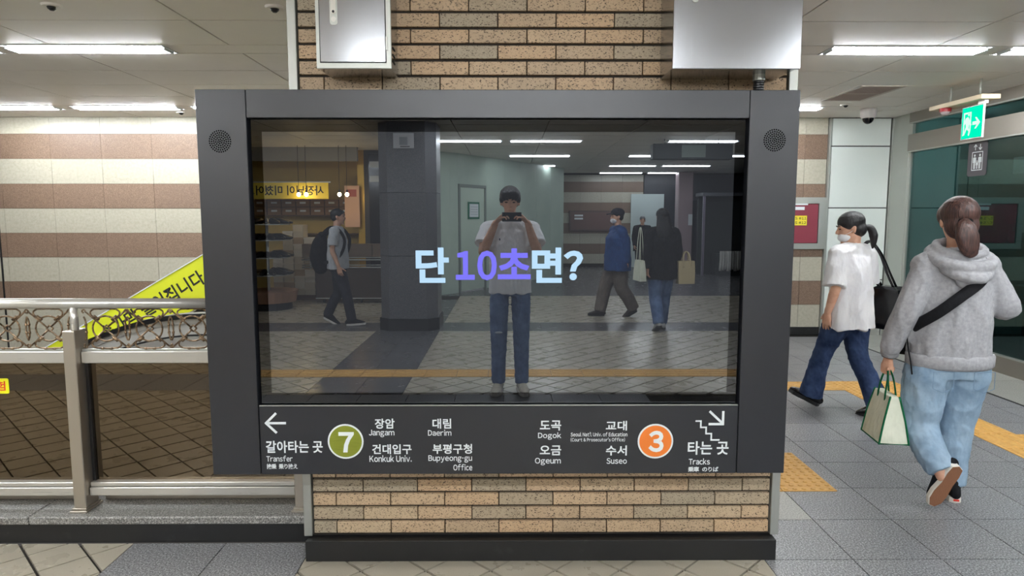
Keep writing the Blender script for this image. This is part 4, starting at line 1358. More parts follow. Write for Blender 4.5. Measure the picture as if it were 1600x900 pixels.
box('pane', -2.50, -2.22, -9.78, -9.74, 0.0, 2.62, simple('dark_pane', c(44, 44, 48), 0.1), gp)
box('post', -2.20, -2.15, -9.80, -9.72, 0.0, 2.70, M_TRIM, gp)
for z in (2.38, 2.12): box('stripe', -2.48, -2.23, -9.74, -9.73, z, z + 0.11, simple('pane_stripe', c(190, 196, 198), 0.3), gp)
sbn = empty('shop_banner', (-3.75, -9.2, 1.8)); tag(sbn, 'yellow shop banner with dark Korean letters, mirrored in the screen', 'banner')
box('cloth', -4.62, -3.10, -9.20, -9.19, 1.80, 2.08, simple('banner_yellow', c(220, 196, 60), 0.6), sbn)
box('hanging_rail', -4.66, -3.06, -9.205, -9.185, 2.08, 2.10, M_TRIM, sbn)
text('lettering', '사장님이 미쳤어요', 0.0, 1.36, 0.0, 0.17, M_BLACKT, sbn, 0, 0.02, 0.002, ((-3.18, -9.189, 1.86), (-1, 0, 0), (0, 0, 1), (0, 1, 0)))
M_BULB = emis('warm_bulb', (1.0, 0.74, 0.38, 1), 60.0)
for i, (x, lab) in enumerate(((-3.56, 'leftmost'), (-3.43, 'second'), (-2.86, 'third'), (-2.73, 'rightmost'))):
    e = empty('bulb_lamp', (x, -9.0, 1.87)); tag(e, 'glowing warm bulb hanging in the shop, %s of four' % lab, 'lamp', 'warm shop bulbs')
    mk('bulb', *ell((x, -9.0, 1.87), (0.032, 0.032, 0.036)), M_BULB, e, smooth=True)
    mk('socket', *loft([(x, -9.0, 1.90), (x, -9.0, 1.95)], [0.018, 0.016], n=10, sub=1, cap='flat'), M_BLACKP, e)
    tubeobj('cord', [(x, -9.0, 1.95), (x, -9.0, 2.70)], 0.004, M_BLACKP, e, 6, 1)
pk = empty('poster', (-2.8, -9.75, 1.4)); tag(pk, 'pale pink vertical poster beside the reflected shop bulbs', 'poster')
box('sheet', -2.93, -2.66, -9.66, -9.65, 1.30, 2.05, simple('poster_pink', c(226, 180, 150), 0.6), pk)
box('print_block', -2.88, -2.71, -9.65, -9.647, 1.85, 1.98, simple('poster_print', c(180, 90, 80), 0.6), pk)
# white shoe boxes, every box its own thing
M_SBOX = [simple('shoebox_white', c(214, 206, 192), 0.6), simple('shoebox_cream', c(196, 184, 164), 0.6), simple('shoebox_tan', c(170, 146, 118), 0.6)]
ib = 0
heights = {0: 7, 1: 10, 2: 11, 3: 9, 4: 6}
for col in range(5):
    for r in range(heights[col]):
        x = -4.12 + 0.185 * col; zz = 0.101 + 0.1135 * r
        jx = random.uniform(-0.002, 0.002)
        e = empty('shoe_box', (x + 0.088 + jx, -9.36, zz))
        nth = ['bottom', 'second', 'third', 'fourth', 'fifth', 'sixth', 'seventh', 'eighth', 'ninth', 'tenth', 'eleventh'][r]
        cn = ['leftmost', 'second', 'middle', 'fourth', 'rightmost'][col]
        tag(e, 'pale shoe box, %s from the floor in the %s stack of the reflected shop' % (nth, cn) if r else 'pale shoe box at the bottom of the %s stack in the reflected shop' % cn, 'box', 'stacked shoe boxes')
        m = M_SBOX[(ib * 7 + col) % 5 % 3]; ib += 1
        box('carton', x + jx, x + 0.176 + jx, -9.50, -9.22, zz, zz + 0.082, m, e)
        box('lid', x - 0.003 + jx, x + 0.179 + jx, -9.503, -9.217, zz + 0.082, zz + 0.113, m, e)
# drawers with labels along the back shelf
for i in range(7):
    for r in range(2):
        x = -4.75 + 0.27 * i; zz = 1.53 + 0.15 * r
        e = empty('stock_box', (x + 0.12, -10.2, zz))
        tag(e, 'brown stock box on reflected shop shelf, %s of the %s row' % (['first', 'second', 'third', 'fourth', 'fifth', 'sixth', 'last'][i], ['lower', 'upper'][r]), 'box', 'stock boxes on the back shelf')
        box('carton', x, x + 0.25, -10.36, -10.06, zz - 0.008 + 0.0, zz + 0.13, simple('stock_brown', c(140, 104, 66), 0.6), e)
        box('label', x + 0.07, x + 0.18, -10.06, -10.055, zz + 0.05, zz + 0.085, M_WHITE, e)
# cart / low cabinet on wheels
ct = empty('display_cart', (-2.6, -9.0, 0)); tag(ct, 'low brown display cart on casters with steel rails, reflected in the shop', 'cart')
M_CART = simple('cart_brown', c(74, 62, 56), 0.35)
box('body', -3.28, -1.75, -9.12, -8.86, 0.08, 0.60, M_CART, ct, 0.006)
for z in (0.62, 0.75): 
    tubeobj('rail', [(-3.5, -8.86, z), (-1.75, -8.86, z)], 0.014, M_TRIM, ct, 8, 1)
    tubeobj('rail', [(-3.5, -8.86, z + 0.04), (-1.75, -8.86, z + 0.04)], 0.009, M_TRIM, ct, 8, 1)
box('bottom_rail', -3.28, -1.75, -8.865, -8.85, 0.075, 0.095, M_TRIM, ct)
box('counter', -3.5, -1.75, -9.12, -8.88, 0.80, 1.02, simple('counter_brown', c(110, 92, 76), 0.45), ct)
for x in (-2.9, -2.3): box('panel_joint', x, x + 0.008, -8.878, -8.876, 0.80, 1.02, M_GAP, ct)
for x in (-3.4, -1.85): box('upright', x, x + 0.03, -9.0, -8.97, 0.58, 0.82, M_TRIM, ct)
for x in (-3.15, -2.5, -1.9):
    v, f = loft([(x - 0.012, -8.92, 0.04), (x + 0.012, -8.92, 0.04)], [0.038, 0.038], n=14, sub=1, cap='flat', ref=(0, 0, 1)); mk('caster', v, f, M_BLACKP, ct)
# shoe tree rack at the left edge of the screen, shoes one by one
rk = empty('shoe_rack', (-3.75, -8.3, 0)); tag(rk, 'round shoe rack with dark shoes at the left edge of the reflection', 'rack')
tubeobj('pole', [(-3.85, -8.2, 0.0), (-3.85, -8.2, 1.45)], 0.025, M_TRIM, rk, 10, 1)
mk('base', *loft([(-3.85, -8.2, 0.12), (-3.85, -8.2, 0.30)], [0.42, 0.46], n=24, sub=1, cap='flat'), simple('rack_base', c(146, 110, 86), 0.5), rk)
for z in (0.55, 0.83, 1.11, 1.36):
    mk('tier', *loft([(-3.85, -8.2, z), (-3.85, -8.2, z + 0.015)], [0.36, 0.36], n=24, sub=1, cap='flat'), M_TRIM, rk)
mk('foot', *loft([(-3.85, -8.2, 0.0), (-3.85, -8.2, 0.12)], [0.36, 0.36], n=20, sub=1, cap='flat'), M_PLINTH, rk)
def shoe_geo():
    return [loft([(0, -0.11, 0.045), (0, -0.05, 0.05), (0, 0.03, 0.042), (0, 0.10, 0.03), (0, 0.14, 0.024)], [(0.034, 0.045), (0.036, 0.05), (0.042, 0.04), (0.042, 0.028), (0.03, 0.02)], n=10, sub=2, ref=(0, 0, 1))]
v, f = join(shoe_geo())
SHM = bpy.data.meshes.new('dark_shoe'); SHM.from_pydata([tuple(p) for p in v], [], f); SHM.polygons.foreach_set('use_smooth', [True] * len(SHM.polygons))
SHM.materials.append(simple('shoe_black', c(28, 26, 26), 0.4))
tiern = ['lowest', 'second', 'third', 'top']
for t, z in enumerate((0.565, 0.845, 1.125, 1.375)):
    for k in range(7):
        a = -1.5 + 0.5 * k + 0.25 * t
        o = bpy.data.objects.new('dark_shoe', SHM); COL.objects.link(o)
        o.location = (-3.85 + 0.25 * math.cos(a), -8.2 + 0.25 * math.sin(a), z); o.rotation_euler = (0, 0, a - PI / 2)
        tag(o, 'black shoe on the %s tier of the reflected shoe rack' % tiern[t], 'shoe', 'shoes on the %s rack tier' % tiern[t])
# ================================================================ PEOPLE
M_WTEE = cloth('white_tee', c(234, 232, 232), c(226, 224, 227), 5)
M_WTEE2 = cloth('bright_white_tee', c(238, 238, 240), c(230, 230, 233), 5)
M_HOOD = cloth('grey_hoodie', c(158, 158, 162), c(176, 176, 179), 60, 700, 0.9, 0.35, 0.65, 0.5)
M_LJEAN = cloth('light_jeans', c(126, 152, 176), c(166, 188, 206), 7, 800, 0.85, 0.35, 0.7)
M_DJEAN = cloth('dark_jeans', c(34, 48, 78), c(66, 84, 120), 7, 800, 0.85, 0.38, 0.75)
M_MJEAN = cloth('mid_jeans', c(72, 92, 130), c(116, 138, 172), 6, 800, 0.85, 0.35, 0.75)
M_KHAKI = cloth('khaki_trousers', c(104, 94, 88), c(122, 112, 104), 6)
M_CHAR = cloth('charcoal_trousers', c(44, 44, 52), c(56, 56, 64), 6)
M_GTEE = cloth('grey_tee', c(176, 178, 182), c(188, 190, 194), 6)
M_BLUEJ = cloth('blue_jacket', c(36, 66, 118), c(50, 84, 140), 6, 500, 0.6)
M_BLKJ = cloth('black_jacket', c(22, 22, 25), c(32, 32, 36), 6, 500, 0.7)
M_HBLK = hair_mat('black_hair', c(12, 11, 12), c(34, 30, 32))
M_HBRN = hair_mat('brown_hair', c(44, 28, 26), c(92, 62, 54))
M_HGRY = hair_mat('grey_hair', c(90, 90, 92), c(130, 130, 132))
M_MASK = simple('white_mask', c(232, 232, 234), 0.8)
M_SOLEW = simple('white_rubber', c(226, 220, 210), 0.6)
M_GUM = simple('gum_rubber', c(140, 94, 66), 0.6, bmp=(220, 0.8, 0.004))
M_CANB = cloth('black_canvas', c(20, 20, 23), c(30, 30, 34), 20)
M_LEATH = simple('black_leather', c(16, 16, 19), 0.18, 0, 0.6, bmp=(160, 0.25, 0.002))
M_TOTE = cloth('cream_canvas', c(230, 232, 214), c(216, 220, 200), 8)
M_GREENC = cloth('green_trim', c(14, 92, 58), c(24, 108, 70), 20)
M_BEIGE = cloth('beige_knit', c(206, 200, 186), c(188, 180, 164), 30)

def rotz(a): return Matrix.Rotation(a, 4, 'Z')
def rotx(a): return Matrix.Rotation(a, 4, 'X')
def T(v): return Matrix.Translation(Vector(v))

def head_geo():
    g = [ell((0, -0.012, 0.030), (0.073, 0.092, 0.076)),
         loft([(0, 0.008, 0.035), (0, 0.018, 0.0), (0, 0.024, -0.05), (0, 0.034, -0.095)], [(0.062, 0.070), (0.064, 0.073), (0.054, 0.063), (0.033, 0.042)], n=16, sub=3, cap='flat'),
         loft([(0, 0.086, 0.014), (0, 0.098, -0.010), (0, 0.104, -0.026)], [0.007, 0.009, 0.013], n=8, sub=2, ref=(1, 0, 0)),
         ell((0, 0.086, -0.058), (0.023, 0.010, 0.008)), ell((0, 0.070, -0.100), (0.022, 0.018, 0.016)),
         ell((0, 0.080, 0.024), (0.048, 0.010, 0.009))]
    for s in (-1, 1):
        g.append(ell((s * 0.074, -0.004, -0.012), (0.010, 0.019, 0.031), Matrix.Rotation(s * 0.25, 3, 'Z')))
    return g

def hand_geo(wr, d, n, thumb_side, curls=(25, 30, 30, 35), spread=0.0, k=1.0, thumb=(0.55, 0.6, 0.35), tc=20):
    """wr wrist, d finger direction, n palm-facing direction, thumb_side unit vector across the palm"""
    wr, d, n, w = Vector(wr), Vector(d).normalized(), Vector(n).normalized(), Vector(thumb_side).normalized()
    G = [loft([wr - d * 0.03, wr + d * 0.01 * k, wr + d * 0.05 * k, wr + d * 0.088 * k], [(0.026 * k, 0.020 * k), (0.028 * k, 0.019 * k), (0.039 * k, 0.0155 * k), (0.038 * k, 0.0125 * k)], n=12, sub=2, ref=tuple(n))]
    L = (0.070, 0.078, 0.073, 0.057)
    for i in range(4):
        off = (0.0285 - 0.019 * i) * k
        p = wr + d * (0.084 - 0.004 * abs(i - 1)) * k + w * off
        dr = (d + w * spread * (1.5 - i)).normalized()
        pts = [p - dr * 0.015]
        a = 0.0
        for sfrac in (0.44, 0.32, 0.24):
            a += R(curls[i])
            pts.append(pts[-1] + (dr * math.cos(a * 0.75) + n * math.sin(a * 0.75)) * (L[i] * sfrac * k + (0.015 if len(pts) == 1 else 0)))
        G.append(loft(pts, [0.0088 * k, 0.0084 * k, 0.0078 * k, 0.0066 * k], n=8, sub=3, ref=tuple(n)))
    p = wr + d * 0.022 * k + w * 0.026 * k
    t = (d * thumb[0] + w * thumb[1] + n * thumb[2]).normalized()
    t2 = (t + d * 0.5 * math.sin(R(tc)) + n * 0.4 * math.sin(R(tc))).normalized()
    G.append(loft([p - t * 0.01, p + t * 0.032 * k, p + t * 0.032 * k + t2 * 0.030 * k, p + t * 0.032 * k + t2 * 0.054 * k], [0.0125 * k, 0.0108 * k, 0.0095 * k, 0.0076 * k], n=8, sub=3, ref=tuple(n)))
    return G

def merge(o, other):
    bm = bmesh.new(); bm.from_mesh(o.data); bm.from_mesh(other.data); bm.to_mesh(o.data); bm.free()
    o.data.polygons.foreach_set('use_smooth', [True] * len(o.data.polygons))
    me = other.data
    bpy.data.objects.remove(other); bpy.data.meshes.remove(me)

def body(root, J, HM, hands, k=1.0, voxel=0.009, mat=None):
    """one continuous skin: head, neck, trunk, limbs, hands"""
    G = [xf(g, HM) for g in head_geo()]
    hc = HM @ Vector((0, -0.012, -0.055))
    G.append(loft([J['neck'] - Vector((0, 0, 0.03)), J['neck'] + Vector((0, 0, 0.02)), hc], [(0.062, 0.058), (0.050, 0.052), (0.048, 0.052)], n=14, sub=3))
    G.append(loft([J['pel'], J['waist'], J['chest'], J['neck']], [(0.13, 0.085), (0.11, 0.075), (0.125, 0.085), (0.06, 0.05)], n=16, sub=4))
    for s in 'LR':
        G.append(loft([J['sh' + s], J['sh' + s].lerp(J['el' + s], 0.5), J['el' + s], J['el' + s].lerp(J['wr' + s], 0.35), J['wr' + s]], [0.044 * k, 0.042 * k, 0.036 * k, 0.037 * k, 0.0245 * k], n=12, sub=3))
        G.append(loft([J['neck'] - Vector((0, 0, 0.02)), J['sh' + s]], [0.04, 0.045], n=12, sub=2))
        G.append(loft([J['hip' + s], J['kn' + s], J['kn' + s].lerp(J['an' + s], 0.35), J['an' + s]], [0.07 * k, 0.048 * k, 0.047 * k, 0.03 * k], n=12, sub=3))
    o = solid('body', G, mat or M_SKIN, root, voxel, 3)
    for hg in hands:
        merge(o, solid('hand', hg, mat or M_SKIN, None, 0.0036, 2))
    return o

def face_bits(root, HM, brow=M_HBLK):
    for s in (-1, 1):
        v, f = xf(ell((s * 0.031, 0.083, 0.0), (0.013, 0.007, 0.0045)), HM); o = mk('eye', v, f, M_EYE, None, True); o.parent = root
        v, f = xf(loft([(s * 0.015, 0.090, 0.021), (s * 0.032, 0.090, 0.026), (s * 0.048, 0.080, 0.021)], [0.004, 0.0045, 0.003], n=6, sub=3), HM); o = mk('eyebrow', v, f, brow, None, True); o.parent = root

def top(root, name, J, hem, rad, sleeve, srad, mat, voxel=0.009, sm=4, dsp=None, shoulder=0.075, extra=(), neckr=(0.072, 0.066), neck_up=0.0):
    """shirt or jacket: trunk from hem to neck, shoulders, sleeves given as joint paths"""
    G = [loft(hem, rad, n=22, sub=4, cap='flat')]
    G.append(loft([J['chest'] + Vector((0, 0, 0.03)), J['neck'] + Vector((0, 0, -0.01)), J['neck'] + Vector((0, 0, 0.012 + neck_up))], [(0.13, 0.10), (0.085, 0.078), neckr], n=18, sub=3, cap='flat'))
    for s in 'LR':
        G.append(loft([J['neck'] + Vector((0, 0, -0.035)), J['sh' + s] + Vector((0, 0, -0.005))], [shoulder * 0.95, shoulder], n=14, sub=3))
        P, r = sleeve[s], srad[s] if isinstance(srad, dict) else srad
        G.append(loft(P, r, n=14, sub=4, cap='flat'))
    G += list(extra)
    return solid(name, G, mat, root, voxel, sm, dsp)

def trousers(root, J, waist_z, hipr, legs, mat, voxel=0.009, sm=4, dsp=None, name='trousers'):
    zc = J['hipL'].lerp(J['hipR'], 0.5)
    G = [loft([(zc.x, zc.y, zc.z - 0.07), (zc.x, zc.y, zc.z + 0.0), (zc.x, zc.y, waist_z)], hipr, n=20, sub=4, cap='flat')]
    for P, r in legs:
        G.append(loft(P, r, n=16, sub=4, cap='flat'))
    return solid(name, G, mat, root, voxel, sm, dsp)

def shoe(root, M, mat, sole_mat, side_mat=None, k=1.0, high=0.075):
    outline = [(-0.030, -0.075), (-0.036, -0.03), (-0.033, 0.03), (-0.043, 0.09), (-0.040, 0.14), (-0.018, 0.178), (0.012, 0.180), (0.036, 0.15), (0.041, 0.10), (0.033, 0.03), (0.035, -0.03), (0.028, -0.075), (0.0, -0.090)]
    def outl(sc, z): return [Vector((a * sc * k, b * (1 + (sc - 1) * 0.5) * k, z)) for a, b in outline]
    n = len(outline)
    V = outl(0.96, 0) + outl(1.02, 0.006) + outl(1.0, 0.028)
    F = [tuple(range(n - 1, -1, -1))] + [(r * n + i, r * n + (i + 1) % n, (r + 1) * n + (i + 1) % n, (r + 1) * n + i) for r in range(2) for i in range(n)] + [tuple(2 * n + i for i in range(n))]
    s = mk('tmp', [M @ v for v in V], F, side_mat or sole_mat)
    s.name = 'sole'; 
    V2 = outl(0.95, -0.003)
    up = [loft([(0, -0.078 * k, 0.045), (0, -0.045 * k, 0.058), (0, 0.01 * k, 0.060), (0, 0.06 * k, 0.048), (0, 0.12 * k, 0.038), (0, 0.165 * k, 0.032)],
               [(0.026 * k, 0.030), (0.034 * k, 0.044), (0.036 * k, 0.046), (0.039 * k, 0.036), (0.039 * k, 0.024), (0.024 * k, 0.013)], n=14, sub=3, ref=(0, 0, 1)),
          loft([(0, -0.035 * k, 0.05), (0, -0.030 * k, 0.05 + high)], [(0.036 * k, 0.045 * k), (0.037 * k, 0.047 * k)], n=14, sub=1, ref=(0, 1, 0))]
    u = solid('shoe', [xf(g, M) for g in up], mat, root, 0.006, 3)
    s.parent = u
    if side_mat is not None:
        o = mk('outsole', [M @ v for v in V2] + [M @ (v + Vector((0, 0, 0.004))) for v in V2], [tuple(range(n - 1, -1, -1)), tuple(n + i for i in range(n))] + [(i, (i + 1) % n, n + (i + 1) % n, n + i) for i in range(n)], sole_mat)
        o.parent = u
    return u

def V3(*a): return Vector(a)
def joints(**kw): return {k: Vector(v) for k, v in kw.items()}

# ---------------------------------------------------------------- woman in grey hoodie
p = empty('person', (2.335, 0.72, 0.0), R(-3))
tag(p, 'person in grey hoodie and light jeans walking away with cream tote bag', 'person')
J = joints(pel=(0, 0, 0.78), waist=(0, 0, 0.95), chest=(0, 0.01, 1.14), neck=(0, -0.005, 1.320), shL=(-0.150, 0, 1.250), elL=(-0.245, -0.02, 1.02), wrL=(-0.278, 0.05, 0.765),
           shR=(0.150, 0, 1.250), elR=(0.250, -0.03, 1.035), wrR=(0.175, 0.20, 1.10), hipL=(-0.095, 0, 0.74), knL=(-0.115, 0.0, 0.42), anL=(-0.085, -0.155, 0.185),
           hipR=(0.095, 0, 0.74), knR=(0.085, 0.05, 0.40), anR=(0.070, 0.03, 0.09))
HM = T((0.0, 0.012, 1.478)) @ rotz(R(-10)) @ rotx(R(-6))
hl = hand_geo((-0.281, 0.058, 0.750), (0.0, 0.12, -1), (0.8, 0.5, 0.1), (0.35, 0.9, 0.1), (62, 66, 68, 70), k=0.92, tc=50)
hr = hand_geo((0.175, 0.205, 1.10), (-0.5, 0.8, 0.2), (-0.7, -0.4, 0.4), (0, 0.2, 1), (40, 45, 45, 50), k=0.92)
body(p, J, HM, [hl, hr], 1.05)
face_bits(p, HM, M_HBRN)
hem = [(0, 0, 0.735), (0, 0, 0.80), (0, -0.002, 0.88), (0, -0.005, 1.02), (0, -0.005, 1.15), (0, 0, 1.25)]
rad = [(0.205, 0.140), (0.208, 0.144), (0.203, 0.145), (0.188, 0.140), (0.172, 0.128), (0.125, 0.092)]
slv = {'L': [(-0.140, 0, 1.238), (-0.198, -0.012, 1.13), (-0.243, -0.02, 1.02), (-0.268, 0.015, 0.90), (-0.280, 0.038, 0.82), (-0.279, 0.05, 0.785)],
       'R': [(0.140, 0, 1.238), (0.200, -0.015, 1.13), (0.250, -0.03, 1.035), (0.235, 0.07, 1.05), (0.19, 0.17, 1.085), (0.177, 0.20, 1.098)]}
sr_ = [0.072, 0.070, 0.067, 0.064, 0.060, 0.046]
hd_ = []
def ring(cz_b, cz_f, ry, rx, r, yb, n=20):
    P = []
    for k in range(n):
        a = 2 * PI * k / n
        y = yb + ry * math.sin(a); z = (cz_b + cz_f) / 2 + (cz_f - cz_b) / 2 * math.sin(a)
        P.append((rx * math.cos(a), y, z))
    return loft(P, [r] * n, n=10, sub=1, closed=True, ref=(0, 0, 1))
hood = solid('hood', [ring(1.245, 1.335, 0.118, 0.134, 0.034, -0.030), ring(1.305, 1.368, 0.088, 0.108, 0.024, -0.022), ring(1.195, 1.29, 0.112, 0.100, 0.028, -0.062),
                      ell((0, -0.13, 1.185), (0.075, 0.035, 0.055)), ell((0.0, -0.02, 1.285), (0.125, 0.10, 0.05))], M_HOOD, p, 0.006, 2, folds(0.010, (30, 30, 40), 5))
top(p, 'hoodie', J, hem, rad, slv, sr_, M_HOOD, 0.008, 4, folds(0.034, (15, 15, 6), 3, (0.0075, 7, 0.75, 1.2)), 0.072)
G = [loft([(0, 0, 0.722), (0, 0, 0.735), (0, 0, 0.785), (0, 0, 0.795)], [(0.200, 0.136), (0.212, 0.148), (0.214, 0.150), (0.207, 0.144)], n=40, sub=1, cap='flat')]
mk('waistband', *join(G), M_HOOD, None, True).parent = p
for s, P in (('L', slv['L']), ('R', slv['R'])):
    a, b = Vector(P[-2]), Vector(P[-1]); d = (b - a).normalized()
    mk('cuff', *loft([b - d * 0.035, b - d * 0.02, b + d * 0.015, b + d * 0.022], [0.043, 0.046, 0.044, 0.036], n=18, sub=1, cap='flat'), M_HOOD, None, True).parent = p
jl = [([(-0.088, 0.0, 0.76), (-0.112, 0.0, 0.66), (-0.118, 0.006, 0.50), (-0.125, 0.0, 0.40), (-0.108, -0.09, 0.28), (-0.088, -0.150, 0.205)], [(0.112, 0.118), (0.114, 0.118), (0.102, 0.102), (0.094, 0.092), (0.082, 0.080), (0.066, 0.066)]),
      ([(0.088, 0.0, 0.76), (0.098, 0.01, 0.66), (0.092, 0.035, 0.50), (0.085, 0.05, 0.40), (0.078, 0.04, 0.22), (0.072, 0.03, 0.075)], [(0.110, 0.118), (0.108, 0.115), (0.098, 0.100), (0.092, 0.092), (0.080, 0.080), (0.074, 0.074)])]
tr = trousers(p, J, 0.84, [(0.18, 0.125), (0.195, 0.138), (0.17, 0.115)], jl, M_LJEAN, 0.008, 4, folds(0.030, (16, 16, 24), 9), 'jeans')
# back pockets
for s in (-1, 1):
    G = []
    P = [(-0.05, 0.085), (0.05, 0.085), (0.05, 0.0), (0.0, -0.022), (-0.05, 0.0)]
    for a, b in zip(P, P[1:] + P[:1]):
        G.append(loft([(s * 0.10 + a[0], -0.132 - 0.012 * (0.1 - abs(a[0])), 0.635 + a[1]), (s * 0.10 + b[0], -0.132 - 0.012 * (0.1 - abs(b[0])), 0.635 + b[1])], [0.0016, 0.0016], n=5, sub=1, cap='flat'))
    o = mk('pocket_seam', *join(G), simple('seam_blue', c(120, 146, 170), 0.8)); o.parent = p
shoe(p, T((0.072, 0.03, 0.0)) @ rotz(R(-12)), M_CANB, M_GUM, M_SOLEW, 0.95, 0.05)
# trailing foot: toes on the floor, heel up, gum sole towards the viewer
shoe(p, T((-0.120, -0.145, 0.028)) @ rotz(R(4)) @ Matrix.Rotation(R(20), 4, 'Y') @ rotx(R(-76)) @ T((0, -0.165, 0)), M_CANB, M_GUM, M_SOLEW, 0.95, 0.05)
for o_ in p.children:
    if o_.name.startswith('shoe'): pass
HT = T((0.072, 0.03, 0.0)) @ rotz(R(-12))
v, f = boxg(-0.013, 0.013, -0.0885, -0.0845, 0.012, 0.022); mk('heel_tab', [HT @ Vector(q) for q in v], f, M_REDT).parent = p
hair = [ell((0, -0.020, 0.034), (0.090, 0.104, 0.090)), ell((0, -0.048, -0.028), (0.080, 0.066, 0.078)),
        ell((-0.045, 0.02, 0.03), (0.042, 0.06, 0.06)), ell((0.045, 0.02, 0.03), (0.042, 0.06, 0.06))]
solid('hair', [xf(g, HM) for g in hair], M_HBRN, p, 0.006, 4, folds(0.003, (70, 70, 30), 2))
solid('ponytail', [xf(loft([(-0.005, -0.10, -0.012), (-0.012, -0.132, -0.045), (-0.010, -0.140, -0.095), (0.006, -0.135, -0.150), (0.022, -0.130, -0.180)], [(0.020, 0.018), (0.050, 0.030), (0.058, 0.033), (0.050, 0.028), (0.030, 0.016)], n=16, sub=4), HM)], M_HBRN, p, 0.005, 2, folds(0.005, (90, 60, 14), 4))
v, f = xf(loft([(-0.022, -0.104, -0.016), (0.012, -0.108, -0.016)], [0.016, 0.016], n=10, sub=1), HM); mk('hair_tie', v, f, M_CANB, None, True).parent = p
G = [xf(loft([(0.080, 0.02, 0.0), (0.090, 0.012, -0.05), (0.088, -0.002, -0.10)], [0.004, 0.003, 0.0015], n=6, sub=3), HM)]
mk('loose_strand', *join(G), M_HBRN, None, True).parent = p
G = [loft([(-0.312, 0.050, 0.792), (-0.292, 0.052, 0.794)], [0.033, 0.033], n=16, sub=1, cap='flat', ref=(0, 1, 0))]
v, f = loft([(-0.280, 0.054, 0.770), (-0.281, 0.056, 0.756)], [0.0345, 0.0345], n=18, sub=1, cap='flat'); mk('wristwatch', v, f, M_BLACKP, None, True).parent = p
# cross-body strap
cbg = empty('crossbody_bag', (2.335, 0.72, 0.95), R(-3)); tag(cbg, 'black cross-body bag strap slung over the grey hoodie', 'bag')
def strapgeo(P, w, t=0.004, ref=(0, 1, 0)):
    return loft(P, [(w, t)] * len(P), n=10, sub=5, ref=ref, cap='flat')
SP = [(0.10, -0.03, 1.335), (0.085, -0.115, 1.27), (0.03, -0.160, 1.185), (-0.07, -0.163, 1.10), (-0.150, -0.132, 1.02), (-0.198, -0.06, 0.955), (-0.208, 0.03, 0.90), (-0.19, 0.12, 0.86)]
v, f = strapgeo([(a, b, z - 0.95) for a, b, z in SP], 0.027, 0.007, (0, -1, 0.1)); mk('strap', v, f, M_CANB, None, True).parent = cbg
v, f = ell((-0.12, 0.20, -0.13), (0.11, 0.045, 0.08)); mk('pouch', v, f, M_CANB, None, True).parent = cbg
v, f = loft([(-0.226, 0.0, -0.05), (-0.235, -0.04, -0.12), (-0.222, -0.05, -0.20), (-0.212, -0.05, -0.26)], [0.004] * 4, n=6, sub=3); mk('loose_strap_end', v, f, M_CANB, None, True).parent = cbg

# cream tote bag in her left hand
tb = empty('tote_bag', (2.06, 0.79, 0.318), R(82)); tag(tb, 'cream canvas tote bag with green handles and edges in walker\'s hand', 'bag')
def tote(root, w0, w1, d0, d1, h, mat, trim, hr_, hmat):
    V = []
    for z, w, d in ((0, w0, d0), (h * 0.5, (w0 + w1) / 2 + 0.006, (d0 + d1) / 2 + 0.008), (h, w1, d1)):
        V += [(-w / 2, -d / 2, z), (w / 2, -d / 2, z), (w / 2, d / 2, z), (-w / 2, d / 2, z)]
    F = [(3, 2, 1, 0), (8, 9, 10, 11)] + [(r * 4 + i, r * 4 + (i + 1) % 4, (r + 1) * 4 + (i + 1) % 4, (r + 1) * 4 + i) for r in range(2) for i in range(4)]
    o = mk('body', V, F, mat); bev(o.data, 0.006, 2); o.parent = root
    if trim:
        for i in range(4):
            P = [V[i], V[4 + i], V[8 + i]]
            v, f = loft(P, [0.005] * 3, n=6, sub=3, cap='round'); mk('green_piping', v, f, trim, None, True).parent = root
        v, f = loft([V[0], V[1], V[2], V[3]], [0.004] * 4, n=6, sub=1, closed=True); mk('green_piping', v, f, trim, None, True).parent = root
    for s in (-1, 1):
        y = s * d1 / 2
        P = [(-w1 * 0.22, y * 1.25, h - 0.085), (-w1 * 0.22, y * 1.15, h), (-w1 * 0.16, y * 0.6, h + hr_ * 0.7), (0, y * 0.25, h + hr_), (w1 * 0.16, y * 0.6, h + hr_ * 0.7), (w1 * 0.22, y * 1.15, h), (w1 * 0.22, y * 1.25, h - 0.085)]
        v, f = loft(P, [(0.010, 0.003)] * 7, n=8, sub=4, ref=(0, 1, 0), cap='flat'); mk('handle', v, f, hmat, None, True).parent = root
tote(tb, 0.24, 0.20, 0.145, 0.045, 0.245, M_TOTE, M_GREENC, 0.125, M_GREENC)
box('label', -0.02, 0.02, -0.074, -0.070, 0.10, 0.13, M_TOTE).parent = tb

# ---------------------------------------------------------------- woman in white T-shirt
p = empty('person', (2.615, 2.30, 0.0), R(27))
tag(p, 'person in white T-shirt and flared dark jeans walking off with black shoulder bag', 'person')
J = joints(pel=(0, 0, 0.80), waist=(0, 0, 0.95), chest=(0, 0.01, 1.13), neck=(0, 0.0, 1.285), shL=(-0.165, 0, 1.225), elL=(-0.205, -0.03, 0.99), wrL=(-0.205, 0.03, 0.785),
           shR=(0.165, 0, 1.225), elR=(0.205, 0.02, 1.0), wrR=(0.200, 0.10, 0.80), hipL=(-0.082, 0, 0.78), knL=(-0.080, 0.15, 0.45), anL=(-0.075, 0.235, 0.13),
           hipR=(0.082, 0, 0.78), knR=(0.080, -0.02, 0.43), anR=(0.105, -0.22, 0.12))
HM = T((-0.005, 0.022, 1.415)) @ rotz(R(48)) @ rotx(R(-10))
hl = hand_geo((-0.205, 0.032, 0.785), (0.05, 0.12, -1), (1, 0.1, 0.1), (0.1, 1, 0.1), (14, 18, 20, 24), 0.08, 0.95)
